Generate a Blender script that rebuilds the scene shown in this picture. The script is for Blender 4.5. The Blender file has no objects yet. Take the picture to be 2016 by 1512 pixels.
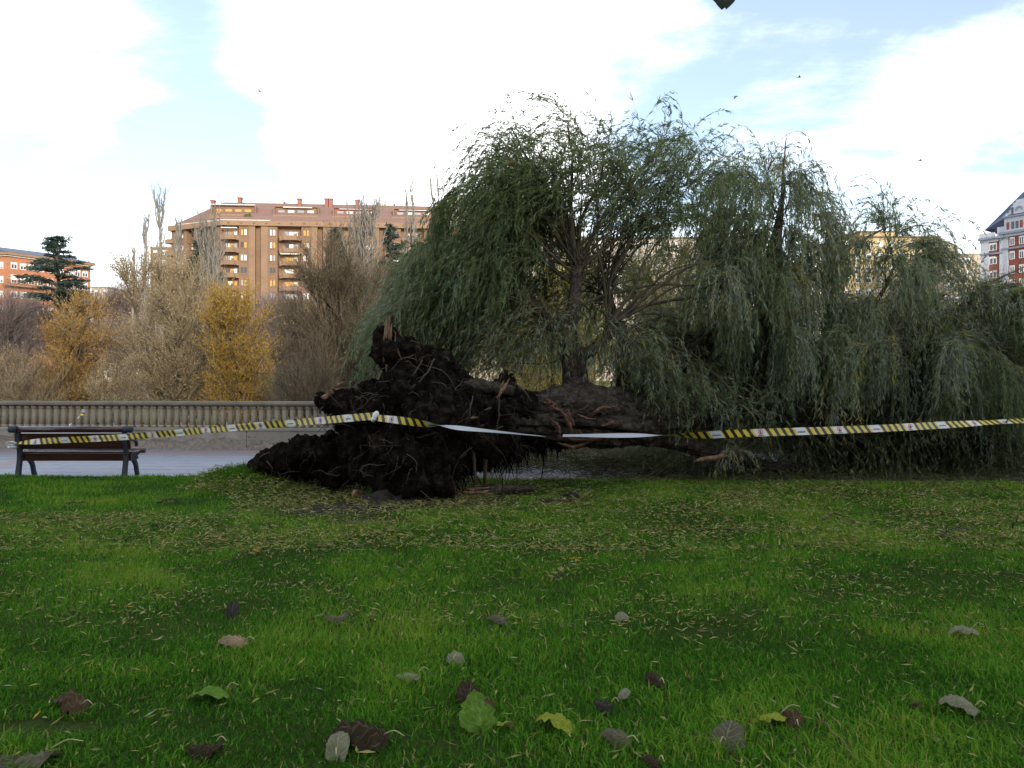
import bpy, bmesh, math, random
import numpy as np
from mathutils import Vector, Matrix, noise

SC = bpy.context.scene
COL = SC.collection
R = math.radians
F = 1552.0            # focal length of the photograph in its own pixels
EYE = 1.5

# ------------------------------------------------------------------ camera
cam_d = bpy.data.cameras.new('camera')
cam_d.sensor_width = 36.0
cam_d.lens = 36.0 * F / 2016.0
cam_d.clip_start = 0.05
cam_d.clip_end = 4000
cam = bpy.data.objects.new('camera', cam_d)
COL.objects.link(cam)
cam.location = (0, 0, EYE)
cam.rotation_euler = (R(90), 0, 0)
SC.camera = cam

# ------------------------------------------------------------------ sky and sun
SUN_EL = R(14)
SUN_DIR = Vector((0.40, -0.917, 0)).normalized() * math.cos(SUN_EL) + Vector((0, 0, math.sin(SUN_EL)))
SKY_STRENGTH = 0.092
CLOUD_STRENGTH = 0.98
SUN_STRENGTH = 1.5
EXPOSURE = 1.55

world = bpy.data.worlds.new('World')
SC.world = world
world.use_nodes = True
nt = world.node_tree
nt.nodes.clear()
def wn(t, **kw):
    n = nt.nodes.new(t)
    for k, v in kw.items():
        setattr(n, k, v)
    return n
def wmath(op, a, b=None, c=None, clamp=False):
    n = wn('ShaderNodeMath', operation=op)
    n.use_clamp = clamp
    for i, v in enumerate((a, b, c)):
        if v is None: continue
        if isinstance(v, (int, float)): n.inputs[i].default_value = v
        else: nt.links.new(v, n.inputs[i])
    return n.outputs[0]
sky = wn('ShaderNodeTexSky', sky_type='NISHITA')
sky.sun_disc = False
sky.sun_elevation = SUN_EL
sky.sun_rotation = math.atan2(SUN_DIR.x, SUN_DIR.y)
sky.altitude = 800
sky.air_density = 1.0
sky.dust_density = 1.2
bg1 = wn('ShaderNodeBackground'); bg1.inputs[1].default_value = SKY_STRENGTH
nt.links.new(sky.outputs[0], bg1.inputs[0])
tc = wn('ShaderNodeTexCoord')
sep = wn('ShaderNodeSeparateXYZ'); nt.links.new(tc.outputs['Generated'], sep.inputs[0])
dx, dy, dz = sep.outputs
den = wmath('ADD', wmath('MAXIMUM', dz, 0.0), 0.22)
comb = wn('ShaderNodeCombineXYZ')
nt.links.new(wmath('DIVIDE', dx, den), comb.inputs[0])
nt.links.new(wmath('DIVIDE', dy, den), comb.inputs[1])
comb.inputs[2].default_value = 3.7
def cloud_noise(scale, detail, rough, off, stretch=(1, 1, 1)):
    mp = wn('ShaderNodeMapping'); mp.inputs['Location'].default_value = off; mp.inputs['Scale'].default_value = stretch
    nt.links.new(comb.outputs[0], mp.inputs[0])
    n = wn('ShaderNodeTexNoise'); n.inputs['Scale'].default_value = scale
    n.inputs['Detail'].default_value = detail; n.inputs['Roughness'].default_value = rough
    n.inputs['Distortion'].default_value = 0.25
    nt.links.new(mp.outputs[0], n.inputs['Vector'])
    return n.outputs[0]
def sstep(v, a, b):
    n = wn('ShaderNodeMapRange', interpolation_type='SMOOTHSTEP')
    nt.links.new(v, n.inputs[0])
    n.inputs[1].default_value = a; n.inputs[2].default_value = b
    return n.outputs[0]
def blob(px, py, r_in, r_out):
    d = Vector((px - 1008, F, 756 - py)).normalized()
    vm = wn('ShaderNodeVectorMath', operation='DOT_PRODUCT')
    nt.links.new(tc.outputs['Generated'], vm.inputs[0]); vm.inputs[1].default_value = d
    return sstep(vm.outputs['Value'], math.cos(R(r_out)), math.cos(R(r_in)))
n_big = cloud_noise(1.3, 9, 0.60, (2.3, 0.4, 0))
n_str = cloud_noise(2.2, 9, 0.65, (5.1, 1.7, 2), (0.5, 1.3, 1))
c = wmath('ADD', wmath('MULTIPLY', n_big, 1.0), wmath('MULTIPLY', n_str, 0.55))
c = wmath('ADD', c, wmath('MULTIPLY', blob(920, 20, 1, 18), 0.33))
c = wmath('ADD', c, wmath('MULTIPLY', blob(90, 80, 1, 9), 0.22))
c = wmath('SUBTRACT', c, wmath('MULTIPLY', blob(345, 60, 0.5, 9), 0.18))
c = wmath('SUBTRACT', c, wmath('MULTIPLY', blob(200, 275, 1, 13), 0.18))
c = wmath('SUBTRACT', c, wmath('MULTIPLY', blob(1660, 20, 3, 19), 0.06))
mask = wmath('MULTIPLY_ADD', sstep(c, 0.68, 1.04), 0.90, 0.10)
hz = wmath('SUBTRACT', 1.0, sstep(dz, 0.05, 0.27))
mask = wmath('MAXIMUM', mask, wmath('MULTIPLY', hz, 0.92), clamp=True)
bg2 = wn('ShaderNodeBackground'); bg2.inputs[1].default_value = CLOUD_STRENGTH
bg2.inputs[0].default_value = (1.0, 1.01, 1.02, 1)
mix = wn('ShaderNodeMixShader')
nt.links.new(mask, mix.inputs[0]); nt.links.new(bg1.outputs[0], mix.inputs[1]); nt.links.new(bg2.outputs[0], mix.inputs[2])
out = wn('ShaderNodeOutputWorld'); nt.links.new(mix.outputs[0], out.inputs[0])

sun_d = bpy.data.lights.new('sun', 'SUN')
sun_d.energy = SUN_STRENGTH
sun_d.angle = R(10.0)
sun_d.color = (1.0, 0.91, 0.78)
sun = bpy.data.objects.new('sun', sun_d)
COL.objects.link(sun)
sun.rotation_euler = SUN_DIR.to_track_quat('Z', 'Y').to_euler()
sun.location = (30, -60, 60)

SC.view_settings.view_transform = 'Standard'
SC.view_settings.look = 'None'
SC.view_settings.exposure = EXPOSURE
SC.view_settings.gamma = 1.0
SC.view_settings.use_curve_mapping = False
SC.cycles.max_bounces = 6
SC.cycles.diffuse_bounces = 3
SC.cycles.glossy_bounces = 2
SC.cycles.transmission_bounces = 3
SC.cycles.transparent_max_bounces = 6
SC.cycles.use_denoising = True

# ------------------------------------------------------------------ helpers
rng = np.random.default_rng(7)
random.seed(7)
ORG = {}

def P(x, y, Y):
    """a pixel of the photograph at depth Y -> a point of the place"""
    return np.array(((x - 1008.0) / F * Y, Y, EYE - (y - 756.0) / F * Y))

def tag(o, label=None, cat=None, group=None, kind=None):
    if label: o['label'] = label
    if cat: o['category'] = cat
    if group: o['group'] = group
    if kind: o['kind'] = kind
    return o

def thing(name, label, cat, loc, group=None):
    o = bpy.data.objects.new(name, None)
    o.empty_display_size = 0.2
    COL.objects.link(o)
    o.location = Vector([float(v) for v in loc])
    ORG[o.name] = np.array([float(v) for v in loc])
    return tag(o, label, cat, group)

class MB:
    """collects faces of one mesh object"""
    def __init__(s):
        s.V = []; s.T = []; s.Q = []; s.A = []; s.UV = None; s.n = 0
    def add(s, V, quads=None, tris=None, tint=0.5):
        V = np.asarray(V, float).reshape(-1, 3)
        s.V.append(V)
        if np.isscalar(tint): tint = np.full(len(V), tint)
        s.A.append(np.asarray(tint, float))
        if quads is not None and len(quads): s.Q.append(np.asarray(quads, int).reshape(-1, 4) + s.n)
        if tris is not None and len(tris): s.T.append(np.asarray(tris, int).reshape(-1, 3) + s.n)
        s.n += len(V)
    def box(s, x0, x1, y0, y1, z0, z1, M=None, tint=0.5):
        V = np.array([[x, y, z] for z in (z0, z1) for y in (y0, y1) for x in (x0, x1)], float)
        if M is not None: V = M(V)
        s.add(V, [[0, 2, 3, 1], [4, 5, 7, 6], [0, 1, 5, 4], [2, 6, 7, 3], [0, 4, 6, 2], [1, 3, 7, 5]], tint=tint)
    def prism(s, prof, a0, a1, f, tint=0.5):
        """prof: list of 2-d points, f(p, q, a) -> xyz; extruded a0..a1"""
        n = len(prof)
        V = [f(p, q, a0) for p, q in prof] + [f(p, q, a1) for p, q in prof]
        c0 = np.mean(V[:n], axis=0); c1 = np.mean(V[n:], axis=0)
        V = V + [c0, c1]
        Q = [[i, (i + 1) % n, n + (i + 1) % n, n + i] for i in range(n)]
        T = [[(i + 1) % n, i, 2 * n] for i in range(n)] + [[n + i, n + (i + 1) % n, 2 * n + 1] for i in range(n)]
        s.add(V, Q, T, tint)
    def tube(s, pts, rad, sides=6, tint=0.5, cap=True, flat=1.0, jitter=0.0):
        p = np.asarray(pts, float); K = len(p)
        r = np.broadcast_to(np.asarray(rad, float), (K,)).copy()
        t = np.gradient(p, axis=0); t /= (np.linalg.norm(t, axis=1, keepdims=True) + 1e-9)
        m = np.abs(t.mean(0)); ref = np.eye(3)[int(np.argmin(m))]
        a = np.cross(t, ref); a /= (np.linalg.norm(a, axis=1, keepdims=True) + 1e-9)
        b = np.cross(t, a)
        th = np.arange(sides) * 2 * math.pi / sides
        rr = r[:, None] * (1 + (rng.uniform(-jitter, jitter, (K, sides)) if jitter else 0))
        V = p[:, None, :] + rr[..., None] * (np.cos(th)[None, :, None] * a[:, None, :] + flat * np.sin(th)[None, :, None] * b[:, None, :])
        V = V.reshape(-1, 3)
        i = np.arange(K - 1)[:, None] * sides; j = np.arange(sides)[None, :]; j2 = (j + 1) % sides
        Q = np.stack([i + j, i + sides + j, i + sides + j2, i + j2], -1).reshape(-1, 4)
        T = None
        if cap:
            V = np.vstack([V, p[0], p[-1]])
            jj = np.arange(sides); e = (K - 1) * sides
            T = np.vstack([np.stack([jj, (jj + 1) % sides, np.full(sides, K * sides)], -1),
                           np.stack([e + (jj + 1) % sides, e + jj, np.full(sides, K * sides + 1)], -1)])
        if not np.isscalar(tint): tint = 0.5
        s.add(V, Q, T, tint)
    def strands(s, pts, r0, r1, tint=0.5):
        """pts (N,K,3): three-sided thin tubes, all in one go"""
        N, K, _ = pts.shape
        t = np.gradient(pts, axis=1); t /= (np.linalg.norm(t, axis=2, keepdims=True) + 1e-9)
        ref = np.where(np.abs(t[..., 2:3]) > 0.8, np.array([1., 0, 0]), np.array([0, 0, 1.]))
        a = np.cross(t, ref); a /= (np.linalg.norm(a, axis=2, keepdims=True) + 1e-9)
        b = np.cross(t, a)
        r0 = np.broadcast_to(np.asarray(r0, float), (N,)); r1 = np.broadcast_to(np.asarray(r1, float), (N,))
        w = np.linspace(0, 1, K)[None, :]
        r = (r0[:, None] * (1 - w) + r1[:, None] * w)[..., None]
        V = np.stack([pts + r * (math.cos(q) * a + math.sin(q) * b) for q in (0.3, 2.4, 4.5)], 2)  # N,K,3,3
        n0 = (np.arange(N) * K * 3)[:, None, None]; k = (np.arange(K - 1) * 3)[None, :, None]; j = np.arange(3)[None, None, :]; j2 = (j + 1) % 3
        Q = np.stack([n0 + k + j, n0 + k + 3 + j, n0 + k + 3 + j2, n0 + k + j2], -1).reshape(-1, 4)
        tt = tint if np.isscalar(tint) else np.repeat(tint, K * 3)
        s.add(V.reshape(-1, 3), Q, None, tt)
    def leaves(s, p, d, length, width, tint, fold=0.25, up=None):
        """p,d (N,3): narrow folded leaves, a spear-shaped pair of quads each"""
        N = len(p)
        d = d / (np.linalg.norm(d, axis=1, keepdims=True) + 1e-9)
        r = rng.normal(size=(N, 3)) if up is None else up + rng.normal(size=(N, 3)) * 0.35
        w = np.cross(d, r); w /= (np.linalg.norm(w, axis=1, keepdims=True) + 1e-9)
        n = np.cross(w, d)
        L = np.broadcast_to(length, (N,))[:, None]; W = np.broadcast_to(width, (N,))[:, None] * 0.5
        bend = n * L * rng.uniform(-0.16, 0.16, (N, 1))
        b0 = p; m1 = p + d * L * 0.45 + w * W + n * W * fold; m2 = p + d * L * 0.45 - w * W + n * W * fold
        c = p + d * L * 0.5 - n * W * 0.15; tip = p + d * L + bend
        V = np.stack([b0, m1, c, m2, tip], 1).reshape(-1, 3)
        i = np.arange(N)[:, None] * 5
        T = np.concatenate([i + np.array([[0, 2, 1]]), i + np.array([[1, 2, 4]]), i + np.array([[0, 3, 2]]), i + np.array([[3, 4, 2]])], 0)
        s.add(V, None, T, np.repeat(np.broadcast_to(tint, (N,)), 5))
    def build(s, name, mat, parent=None, smooth=True, kind=None, label=None):
        V = np.vstack(s.V)
        org = ORG[parent.name] if parent is not None else np.zeros(3)
        me = bpy.data.meshes.new(name)
        Q = np.vstack(s.Q) if s.Q else np.zeros((0, 4), int)
        T = np.vstack(s.T) if s.T else np.zeros((0, 3), int)
        me.vertices.add(len(V)); me.vertices.foreach_set('co', (V - org).astype(np.float32).ravel())
        me.loops.add(Q.size + T.size)
        me.loops.foreach_set('vertex_index', np.concatenate([Q.ravel(), T.ravel()]).astype(np.int32))
        me.polygons.add(len(Q) + len(T))
        st = np.concatenate([np.arange(len(Q)) * 4, Q.size + np.arange(len(T)) * 3]).astype(np.int32)
        me.polygons.foreach_set('loop_start', st)
        me.polygons.foreach_set('use_smooth', np.full(len(st), bool(smooth)))
        at = me.attributes.new('tint', 'FLOAT', 'POINT')
        at.data.foreach_set('value', np.concatenate(s.A).astype(np.float32))
        me.update(calc_edges=True)
        me.validate()
        if mat is not None: me.materials.append(mat)
        return link_mesh(name, me, parent, kind, label)

def link_mesh(name, me, parent=None, kind=None, label=None, loc=None):
    o = bpy.data.objects.new(name, me)
    COL.objects.link(o)
    if parent is not None:
        o.parent = parent
        ORG[o.name] = ORG[parent.name]
    else:
        ORG[o.name] = np.zeros(3)
    if loc is not None: o.location = Vector([float(v) for v in loc])
    tag(o, label, None, None, kind)
    return o

def bevel(o, w=0.01, seg=2):
    m = o.modifiers.new('edge', 'BEVEL'); m.width = w; m.segments = seg; m.limit_method = 'ANGLE'
    return o

def fbm(p, oct=4):
    return noise.fractal(Vector(p), 1.0, 2.0, oct)

def crv(pts, n):
    """Catmull-Rom through pts (k,d) -> n points"""
    p = np.asarray(pts, float)
    if len(p) == 2: return np.linspace(p[0], p[1], n)
    q = np.vstack([2 * p[0] - p[1], p, 2 * p[-1] - p[-2]])
    t = np.linspace(0, len(p) - 1 - 1e-6, n); i = t.astype(int); f = (t - i)[:, None]
    a, b, c_, d = q[i], q[i + 1], q[i + 2], q[i + 3]
    return 0.5 * (2 * b + (c_ - a) * f + (2 * a - 5 * b + 4 * c_ - d) * f ** 2 + (3 * b - a - 3 * c_ + d) * f ** 3)

# ------------------------------------------------------------------ materials
def mat_new(name):
    m = bpy.data.materials.new(name); m.use_nodes = True
    t = m.node_tree; t.nodes.clear()
    o = t.nodes.new('ShaderNodeOutputMaterial'); b = t.nodes.new('ShaderNodeBsdfPrincipled')
    t.links.new(b.outputs[0], o.inputs[0])
    return m, t, b, o

def ramp(t, fac, stops):
    n = t.nodes.new('ShaderNodeValToRGB')
    e = n.color_ramp.elements
    while len(e) < len(stops): e.new(0.5)
    for el, (p, c_) in zip(e, stops):
        el.position = p; el.color = (*c_, 1)
    t.links.new(fac, n.inputs[0])
    return n.outputs[0]

def tex_noise(t, scale, detail=5, rough=0.6, coord='Object', stretch=None, dist=0.0):
    tcn = t.nodes.new('ShaderNodeTexCoord'); v = tcn.outputs[coord]
    if stretch:
        mp = t.nodes.new('ShaderNodeMapping'); mp.inputs['Scale'].default_value = stretch
        t.links.new(v, mp.inputs[0]); v = mp.outputs[0]
    n = t.nodes.new('ShaderNodeTexNoise'); n.inputs['Scale'].default_value = scale
    n.inputs['Detail'].default_value = detail; n.inputs['Roughness'].default_value = rough; n.inputs['Distortion'].default_value = dist
    t.links.new(v, n.inputs['Vector'])
    return n.outputs[0]

def bump(t, b, h, strength=0.5, dist=0.02):
    n = t.nodes.new('ShaderNodeBump'); n.inputs['Strength'].default_value = strength; n.inputs['Distance'].default_value = dist
    t.links.new(h, n.inputs['Height']); t.links.new(n.outputs[0], b.inputs['Normal'])

def mat_surface(name, cols, scale=3.0, rough=0.85, bumps=0.4, bdist=0.02, stretch=None, detail=6, spec=0.3, dist=0.0):
    m, t, b, o = mat_new(name)
    n = tex_noise(t, scale, detail, 0.62, stretch=stretch, dist=dist)
    k = len(cols)
    t.links.new(ramp(t, n, [(0.3 + 0.4 * i / max(1, k - 1), c_) for i, c_ in enumerate(cols)]), b.inputs['Base Color'])
    b.inputs['Roughness'].default_value = rough
    b.inputs['Specular IOR Level'].default_value = spec
    if bumps: bump(t, b, tex_noise(t, scale * 3.1, 6, 0.65, stretch=stretch), bumps, bdist)
    return m

def mat_tint(name, stops, rough=0.6, transl=0.3, spec=0.25):
    """colour of each leaf or blade from its own tint value"""
    m, t, b, o = mat_new(name)
    a = t.nodes.new('ShaderNodeAttribute'); a.attribute_name = 'tint'
    c_ = ramp(t, a.outputs['Fac'], stops)
    t.links.new(c_, b.inputs['Base Color'])
    b.inputs['Roughness'].default_value = rough; b.inputs['Specular IOR Level'].default_value = spec
    if transl > 0:
        tr = t.nodes.new('ShaderNodeBsdfTranslucent'); t.links.new(c_, tr.inputs[0])
        mx = t.nodes.new('ShaderNodeMixShader'); mx.inputs[0].default_value = transl
        t.links.new(b.outputs[0], mx.inputs[1]); t.links.new(tr.outputs[0], mx.inputs[2]); t.links.new(mx.outputs[0], o.inputs[0])
    return m

def mat_plain(name, c_, rough=0.7, spec=0.3, metal=0.0):
    m, t, b, o = mat_new(name)
    n = tex_noise(t, 6.0, 5, 0.6)
    lo = tuple(v * 0.82 for v in c_); hi = tuple(min(1, v * 1.15) for v in c_)
    t.links.new(ramp(t, n, [(0.35, lo), (0.65, hi)]), b.inputs['Base Color'])
    b.inputs['Roughness'].default_value = rough; b.inputs['Specular IOR Level'].default_value = spec; b.inputs['Metallic'].default_value = metal
    return m

def mat_window(name, c_, rough=0.12):
    m, t, b, o = mat_new(name)
    b.inputs['Base Color'].default_value = (*c_, 1); b.inputs['Roughness'].default_value = rough
    b.inputs['Specular IOR Level'].default_value = 0.6
    return m

def mat_brick(name, c1, c2, mortar, scale, bw=0.5, rh=0.25):
    m, t, b, o = mat_new(name)
    tcn = t.nodes.new('ShaderNodeTexCoord')
    br = t.nodes.new('ShaderNodeTexBrick')
    mp = t.nodes.new('ShaderNodeMapping'); mp.inputs['Rotation'].default_value = (R(90), 0, 0)
    t.links.new(tcn.outputs['Object'], mp.inputs[0]); t.links.new(mp.outputs[0], br.inputs['Vector'])
    br.inputs['Color1'].default_value = (*c1, 1); br.inputs['Color2'].default_value = (*c2, 1); br.inputs['Mortar'].default_value = (*mortar, 1)
    br.inputs['Scale'].default_value = scale; br.inputs['Mortar Size'].default_value = 0.012
    br.inputs['Brick Width'].default_value = bw; br.inputs['Row Height'].default_value = rh
    n = tex_noise(t, 0.25, 5, 0.6)
    mx = t.nodes.new('ShaderNodeMix'); mx.data_type = 'RGBA'; mx.blend_type = 'MULTIPLY'; mx.inputs[0].default_value = 0.8
    t.links.new(br.outputs[0], mx.inputs[6]); t.links.new(ramp(t, n, [(0.3, (0.8, 0.78, 0.76)), (0.7, (1.1, 1.08, 1.05))]), mx.inputs[7])
    t.links.new(mx.outputs[2], b.inputs['Base Color']); b.inputs['Roughness'].default_value = 0.9
    return m
# ================================================================== SETTING
SL = math.tan(R(-4.2))
def y_edge(X): return 12.32 + SL * X
def y_bal(X): return 18.15 + SL * X
Uv = np.array((math.cos(R(-4.2)), math.sin(R(-4.2)), 0)); Nv = np.array((-Uv[1], Uv[0], 0))

def soil_at(x, y):
    """where the lawn is torn to bare soil (ellipses on the ground: centre px, radii m)"""
    out = np.zeros_like(x)
    for (px, py, rx, ry) in SOIL:
        Y = EYE * F / (py - 756.0); X = (px - 1008) / F * Y
        d = ((x - X) / rx) ** 2 + ((y - Y) / ry) ** 2
        out = np.maximum(out, 1 - d)
    return out
SOIL = [(680, 1000, 1.05, 0.62), (720, 1022, 0.55, 0.42), (850, 985, 1.3, 0.8), (1120, 988, 0.50, 0.28), (1010, 972, 0.6, 0.35), (610, 978, 0.75, 0.8),
        (90, 1440, 0.34, 0.10), (750, 960, 1.6, 1.3)]

def terrain_z(X, Y):
    if Y < 19.5: return -0.35
    z = -2.2
    if Y > 40: z = -2.2 - min(1.0, (Y - 40) / 8.0) * 2.0
    # far bank, a line running away to the left of the view
    edge = -33 - 0.02 * (Y - 75)
    d = max(min(edge - X, (Y - 52) * 1.2), Y - 160)
    if d > 0:
        up = min(1.0, d / 6.0)
        z = z + (0.55 - z) * (up * up * (3 - 2 * up)) + min(1, d / 40.0) * 2.2 + min(1, max(0, d - 60) / 300.0) * 6
    return z

xs = np.unique(np.concatenate([np.linspace(-900, -120, 14), np.linspace(-120, 120, 81), np.linspace(120, 900, 14)]))
ys = np.unique(np.concatenate([np.linspace(-120, 19, 8), [19.45, 19.55, 22], np.linspace(24, 180, 60), np.linspace(180, 2200, 16)]))
g = MB()
V = np.array([[x, y, terrain_z(x, y) + (0.25 * fbm((x * 0.08, y * 0.08, 0)) if y > 20 else 0)] for y in ys for x in xs])
nx = len(xs); i, j = np.meshgrid(np.arange(len(ys) - 1), np.arange(nx - 1), indexing='ij')
a = (i * nx + j).ravel()
g.add(V, np.stack([a, a + 1, a + nx + 1, a + nx], -1))
M_ground = mat_surface('ground_earth_grass', [(0.10, 0.085, 0.05), (0.09, 0.11, 0.04), (0.17, 0.14, 0.10)], 0.12, 0.95, 0.3, 0.2)
tag(g.build('ground', M_ground), kind='structure')

m, t, b, o = mat_new('river_water')
b.inputs['Base Color'].default_value = (0.10, 0.11, 0.10, 1); b.inputs['Roughness'].default_value = 0.12; b.inputs['Specular IOR Level'].default_value = 0.7
bump(t, b, tex_noise(t, 0.9, 4, 0.6, stretch=(1, 0.35, 1)), 0.25, 0.05)
w = MB(); w.add([[-200, 19.8, -2.75], [300, 19.8, -2.75], [300, 175, -2.75], [-200, 175, -2.75]], [[0, 1, 2, 3]])
tag(w.build('river_water', m), kind='structure')

# ---------------------------------------------------------------- lawn
def lawn_z(X, Y):
    z = 0.030 * noise.noise(Vector((X * 0.55, Y * 0.55, 1.3))) + 0.012 * noise.noise(Vector((X * 2.3, Y * 2.3, 5.0)))
    e = y_edge(X) - Y
    z += 0.03 * max(0.0, 1 - e / 1.6) - (0.055 * max(0.0, 1 - e / 0.18))
    # swell of turf pushed up beside the root plate
    z += 0.20 * math.exp(-(((X + 3.95) / 0.75) ** 2 + ((Y - 12.0) / 0.55) ** 2))
    return z
LX = np.arange(-13, 13.01, 0.13); LY = np.arange(0, 1.0001, 1 / 110.0)
V = []
for v in LY:
    for X in LX:
        ye = y_edge(X); Y = -4 + (ye + 4) * v
        V.append((X, Y, lawn_z(X, Y)))
nx = len(LX)
V = np.array(V)
skirt = V[-nx:].copy(); skirt[:, 2] -= 0.12; V = np.vstack([V, skirt])
lm = MB(); nrow = len(LY) + 1
i, j = np.meshgrid(np.arange(nrow - 1), np.arange(nx - 1), indexing='ij'); a = (i * nx + j).ravel()
lm.add(V, np.stack([a, a + 1, a + nx + 1, a + nx], -1))
m, t, b, o = mat_new('lawn_soil_and_turf')
n1 = tex_noise(t, 1.3, 7, 0.65); n2 = tex_noise(t, 26, 5, 0.7)
mx = t.nodes.new('ShaderNodeMix'); mx.data_type = 'RGBA'; mx.inputs[0].default_value = 0.5
t.links.new(ramp(t, n1, [(0.35, (0.026, 0.046, 0.010)), (0.55, (0.042, 0.066, 0.013)), (0.7, (0.068, 0.078, 0.02))]), mx.inputs[6])
t.links.new(ramp(t, n2, [(0.35, (0.010, 0.016, 0.005)), (0.65, (0.045, 0.065, 0.014))]), mx.inputs[7])
t.links.new(mx.outputs[2], b.inputs['Base Color']); b.inputs['Roughness'].default_value = 0.95
b.inputs['Specular IOR Level'].default_value = 0.03
bump(t, b, n2, 0.8, 0.03)
tag(lm.build('lawn', m), kind='structure')

# grass blades
def height_field(X, Y):
    return np.array([lawn_z(a, b) for a, b in zip(X, Y)])
def scatter(y0, y1, dens, marg=0.9):
    area_x = 0.66 * y1 + marg
    n = int(dens * (y1 - y0) * 2 * area_x)
    Y = rng.uniform(y0, y1, n); X = rng.uniform(-area_x, area_x, n)
    k = (np.abs(X) < 0.66 * Y + marg) & (Y < y_edge(X) - 0.03)
    return X[k], Y[k]
def patch_noise(X, Y, s, o_):
    return np.array([noise.noise(Vector((a * s, b * s, o_))) for a, b in zip(X, Y)])
gb = MB()
for (y0, y1, dens, seg, hh, ww) in ((1.9, 4.6, 7800, 2, 0.042, 0.0038), (4.6, 7.0, 3900, 1, 0.040, 0.0055), (7.0, 9.6, 2300, 1, 0.040, 0.007), (9.6, 13.2, 1500, 1, 0.042, 0.009)):
    X, Y = scatter(y0, y1, dens)
    s = soil_at(X, Y) + rng.normal(0, 0.18, len(X))
    k = s < 0.18; X, Y = X[k], Y[k]
    worn = patch_noise(X, Y, 1.7, 57.0) + 0.5 * patch_noise(X, Y, 5.0, 71.0)
    k = rng.random(len(X)) > np.clip((worn - 0.3) * 2.0, 0, 0.55); X, Y = X[k], Y[k]
    pn = patch_noise(X, Y, 0.75, 2.0); pn2 = patch_noise(X, Y, 2.6, 9.0)
    N = len(X)
    Z = height_field(X, Y) - 0.004
    H = hh * rng.uniform(0.55, 1.35, N) * (1 + 0.6 * pn + 0.5 * pn2)
    th = rng.uniform(0, 2 * math.pi, N); ln = rng.uniform(0.15, 1.05, N) * H
    base = np.stack([X, Y, Z], -1)
    dirv = np.stack([np.cos(th), np.sin(th), np.zeros(N)], -1)
    ph = rng.uniform(0, math.pi, N)
    wv = np.stack([np.cos(ph), 0.35 * np.sin(ph), np.zeros(N)], -1) * (ww * rng.uniform(0.6, 1.3, N))[:, None]
    tint = np.clip(0.42 + 0.6 * pn + 0.35 * pn2 + rng.normal(0, 0.22, N), 0, 0.93)
    tint = np.where(rng.random(N) < 0.035, 1.0, tint)
    tipv = base + dirv * ln[:, None] + np.array([0, 0, 1.]) * H[:, None]
    if seg == 2:
        mid = base + dirv * (ln * 0.32)[:, None] + np.array([0, 0, 1.]) * (H * 0.62)[:, None]
        tipv = tipv + dirv * (ln * 0.5)[:, None] - np.array([0, 0, 1.]) * (H * 0.12)[:, None]
        V = np.stack([base - wv, base + wv, mid - wv * 0.8, mid + wv * 0.8, tipv], 1).reshape(-1, 3)
        q = np.arange(N)[:, None] * 5
        gb.add(V, q + np.array([[0, 1, 3, 2]]), q + np.array([[2, 3, 4]]), np.repeat(tint, 5))
    else:
        V = np.stack([base - wv, base + wv, tipv], 1).reshape(-1, 3)
        q = np.arange(N)[:, None] * 3
        gb.add(V, None, q + np.array([[0, 1, 2]]), np.repeat(tint, 3))
M_grass = mat_tint('grass_blade', [(0.0, (0.030, 0.095, 0.010)), (0.35, (0.062, 0.190, 0.015)), (0.7, (0.115, 0.275, 0.021)), (0.93, (0.21, 0.30, 0.035)), (1.0, (0.32, 0.28, 0.09))], 0.8, 0.30, 0.04)
tag(gb.build('grass', M_grass), 'short green lawn grass in the shade in front of the fallen tree', 'grass', kind='stuff')

# ---------------------------------------------------------------- paved path
M_pave = mat_surface('paving_blue_grey', [(0.17, 0.185, 0.225), (0.22, 0.24, 0.29), (0.195, 0.21, 0.25)], 1.6, 0.55, 0.25, 0.004, spec=0.5)
M_pave_red = mat_surface('paving_rose', [(0.22, 0.175, 0.18), (0.27, 0.22, 0.225)], 1.6, 0.6, 0.25, 0.004, spec=0.45)
M_bed = mat_surface('paving_joint_bed', [(0.06, 0.06, 0.062), (0.11, 0.105, 0.10)], 8, 0.95)
pz = -0.055
pb = MB()
pb.add([[-40, y_edge(-40) - 0.3, pz - 0.015], [40, y_edge(40) - 0.3, pz - 0.015], [40, y_bal(40) + 0.5, pz - 0.015], [-40, y_bal(-40) + 0.5, pz - 0.015]], [[0, 1, 2, 3]])
path = tag(pb.build('path', M_bed), kind='structure')
SW, SD, GAP = 0.90, 0.55, 0.012
sm = MB(); sm.box(0, SW - GAP, 0, SD - GAP, -0.05, 0.0)
def slab_mesh(mt, nm):
    bm = bmesh.new()
    bmesh.ops.create_cube(bm, size=1)
    for v in bm.verts: v.co = Vector(((v.co.x + 0.5) * (SW - GAP), (v.co.y + 0.5) * (SD - GAP), v.co.z * 0.05 - 0.025))
    bmesh.ops.bevel(bm, geom=[e for e in bm.edges if all(v.co.z > -0.01 for v in e.verts)], offset=0.006, segments=1, affect='EDGES')
    me = bpy.data.meshes.new(nm); bm.to_mesh(me); bm.free(); me.materials.append(mt); return me
me_g, me_r = slab_mesh(M_pave, 'paving_slab'), slab_mesh(M_pave_red, 'paving_slab_rose')
rows = 11
rest = MB(); rest_r = MB()
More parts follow.
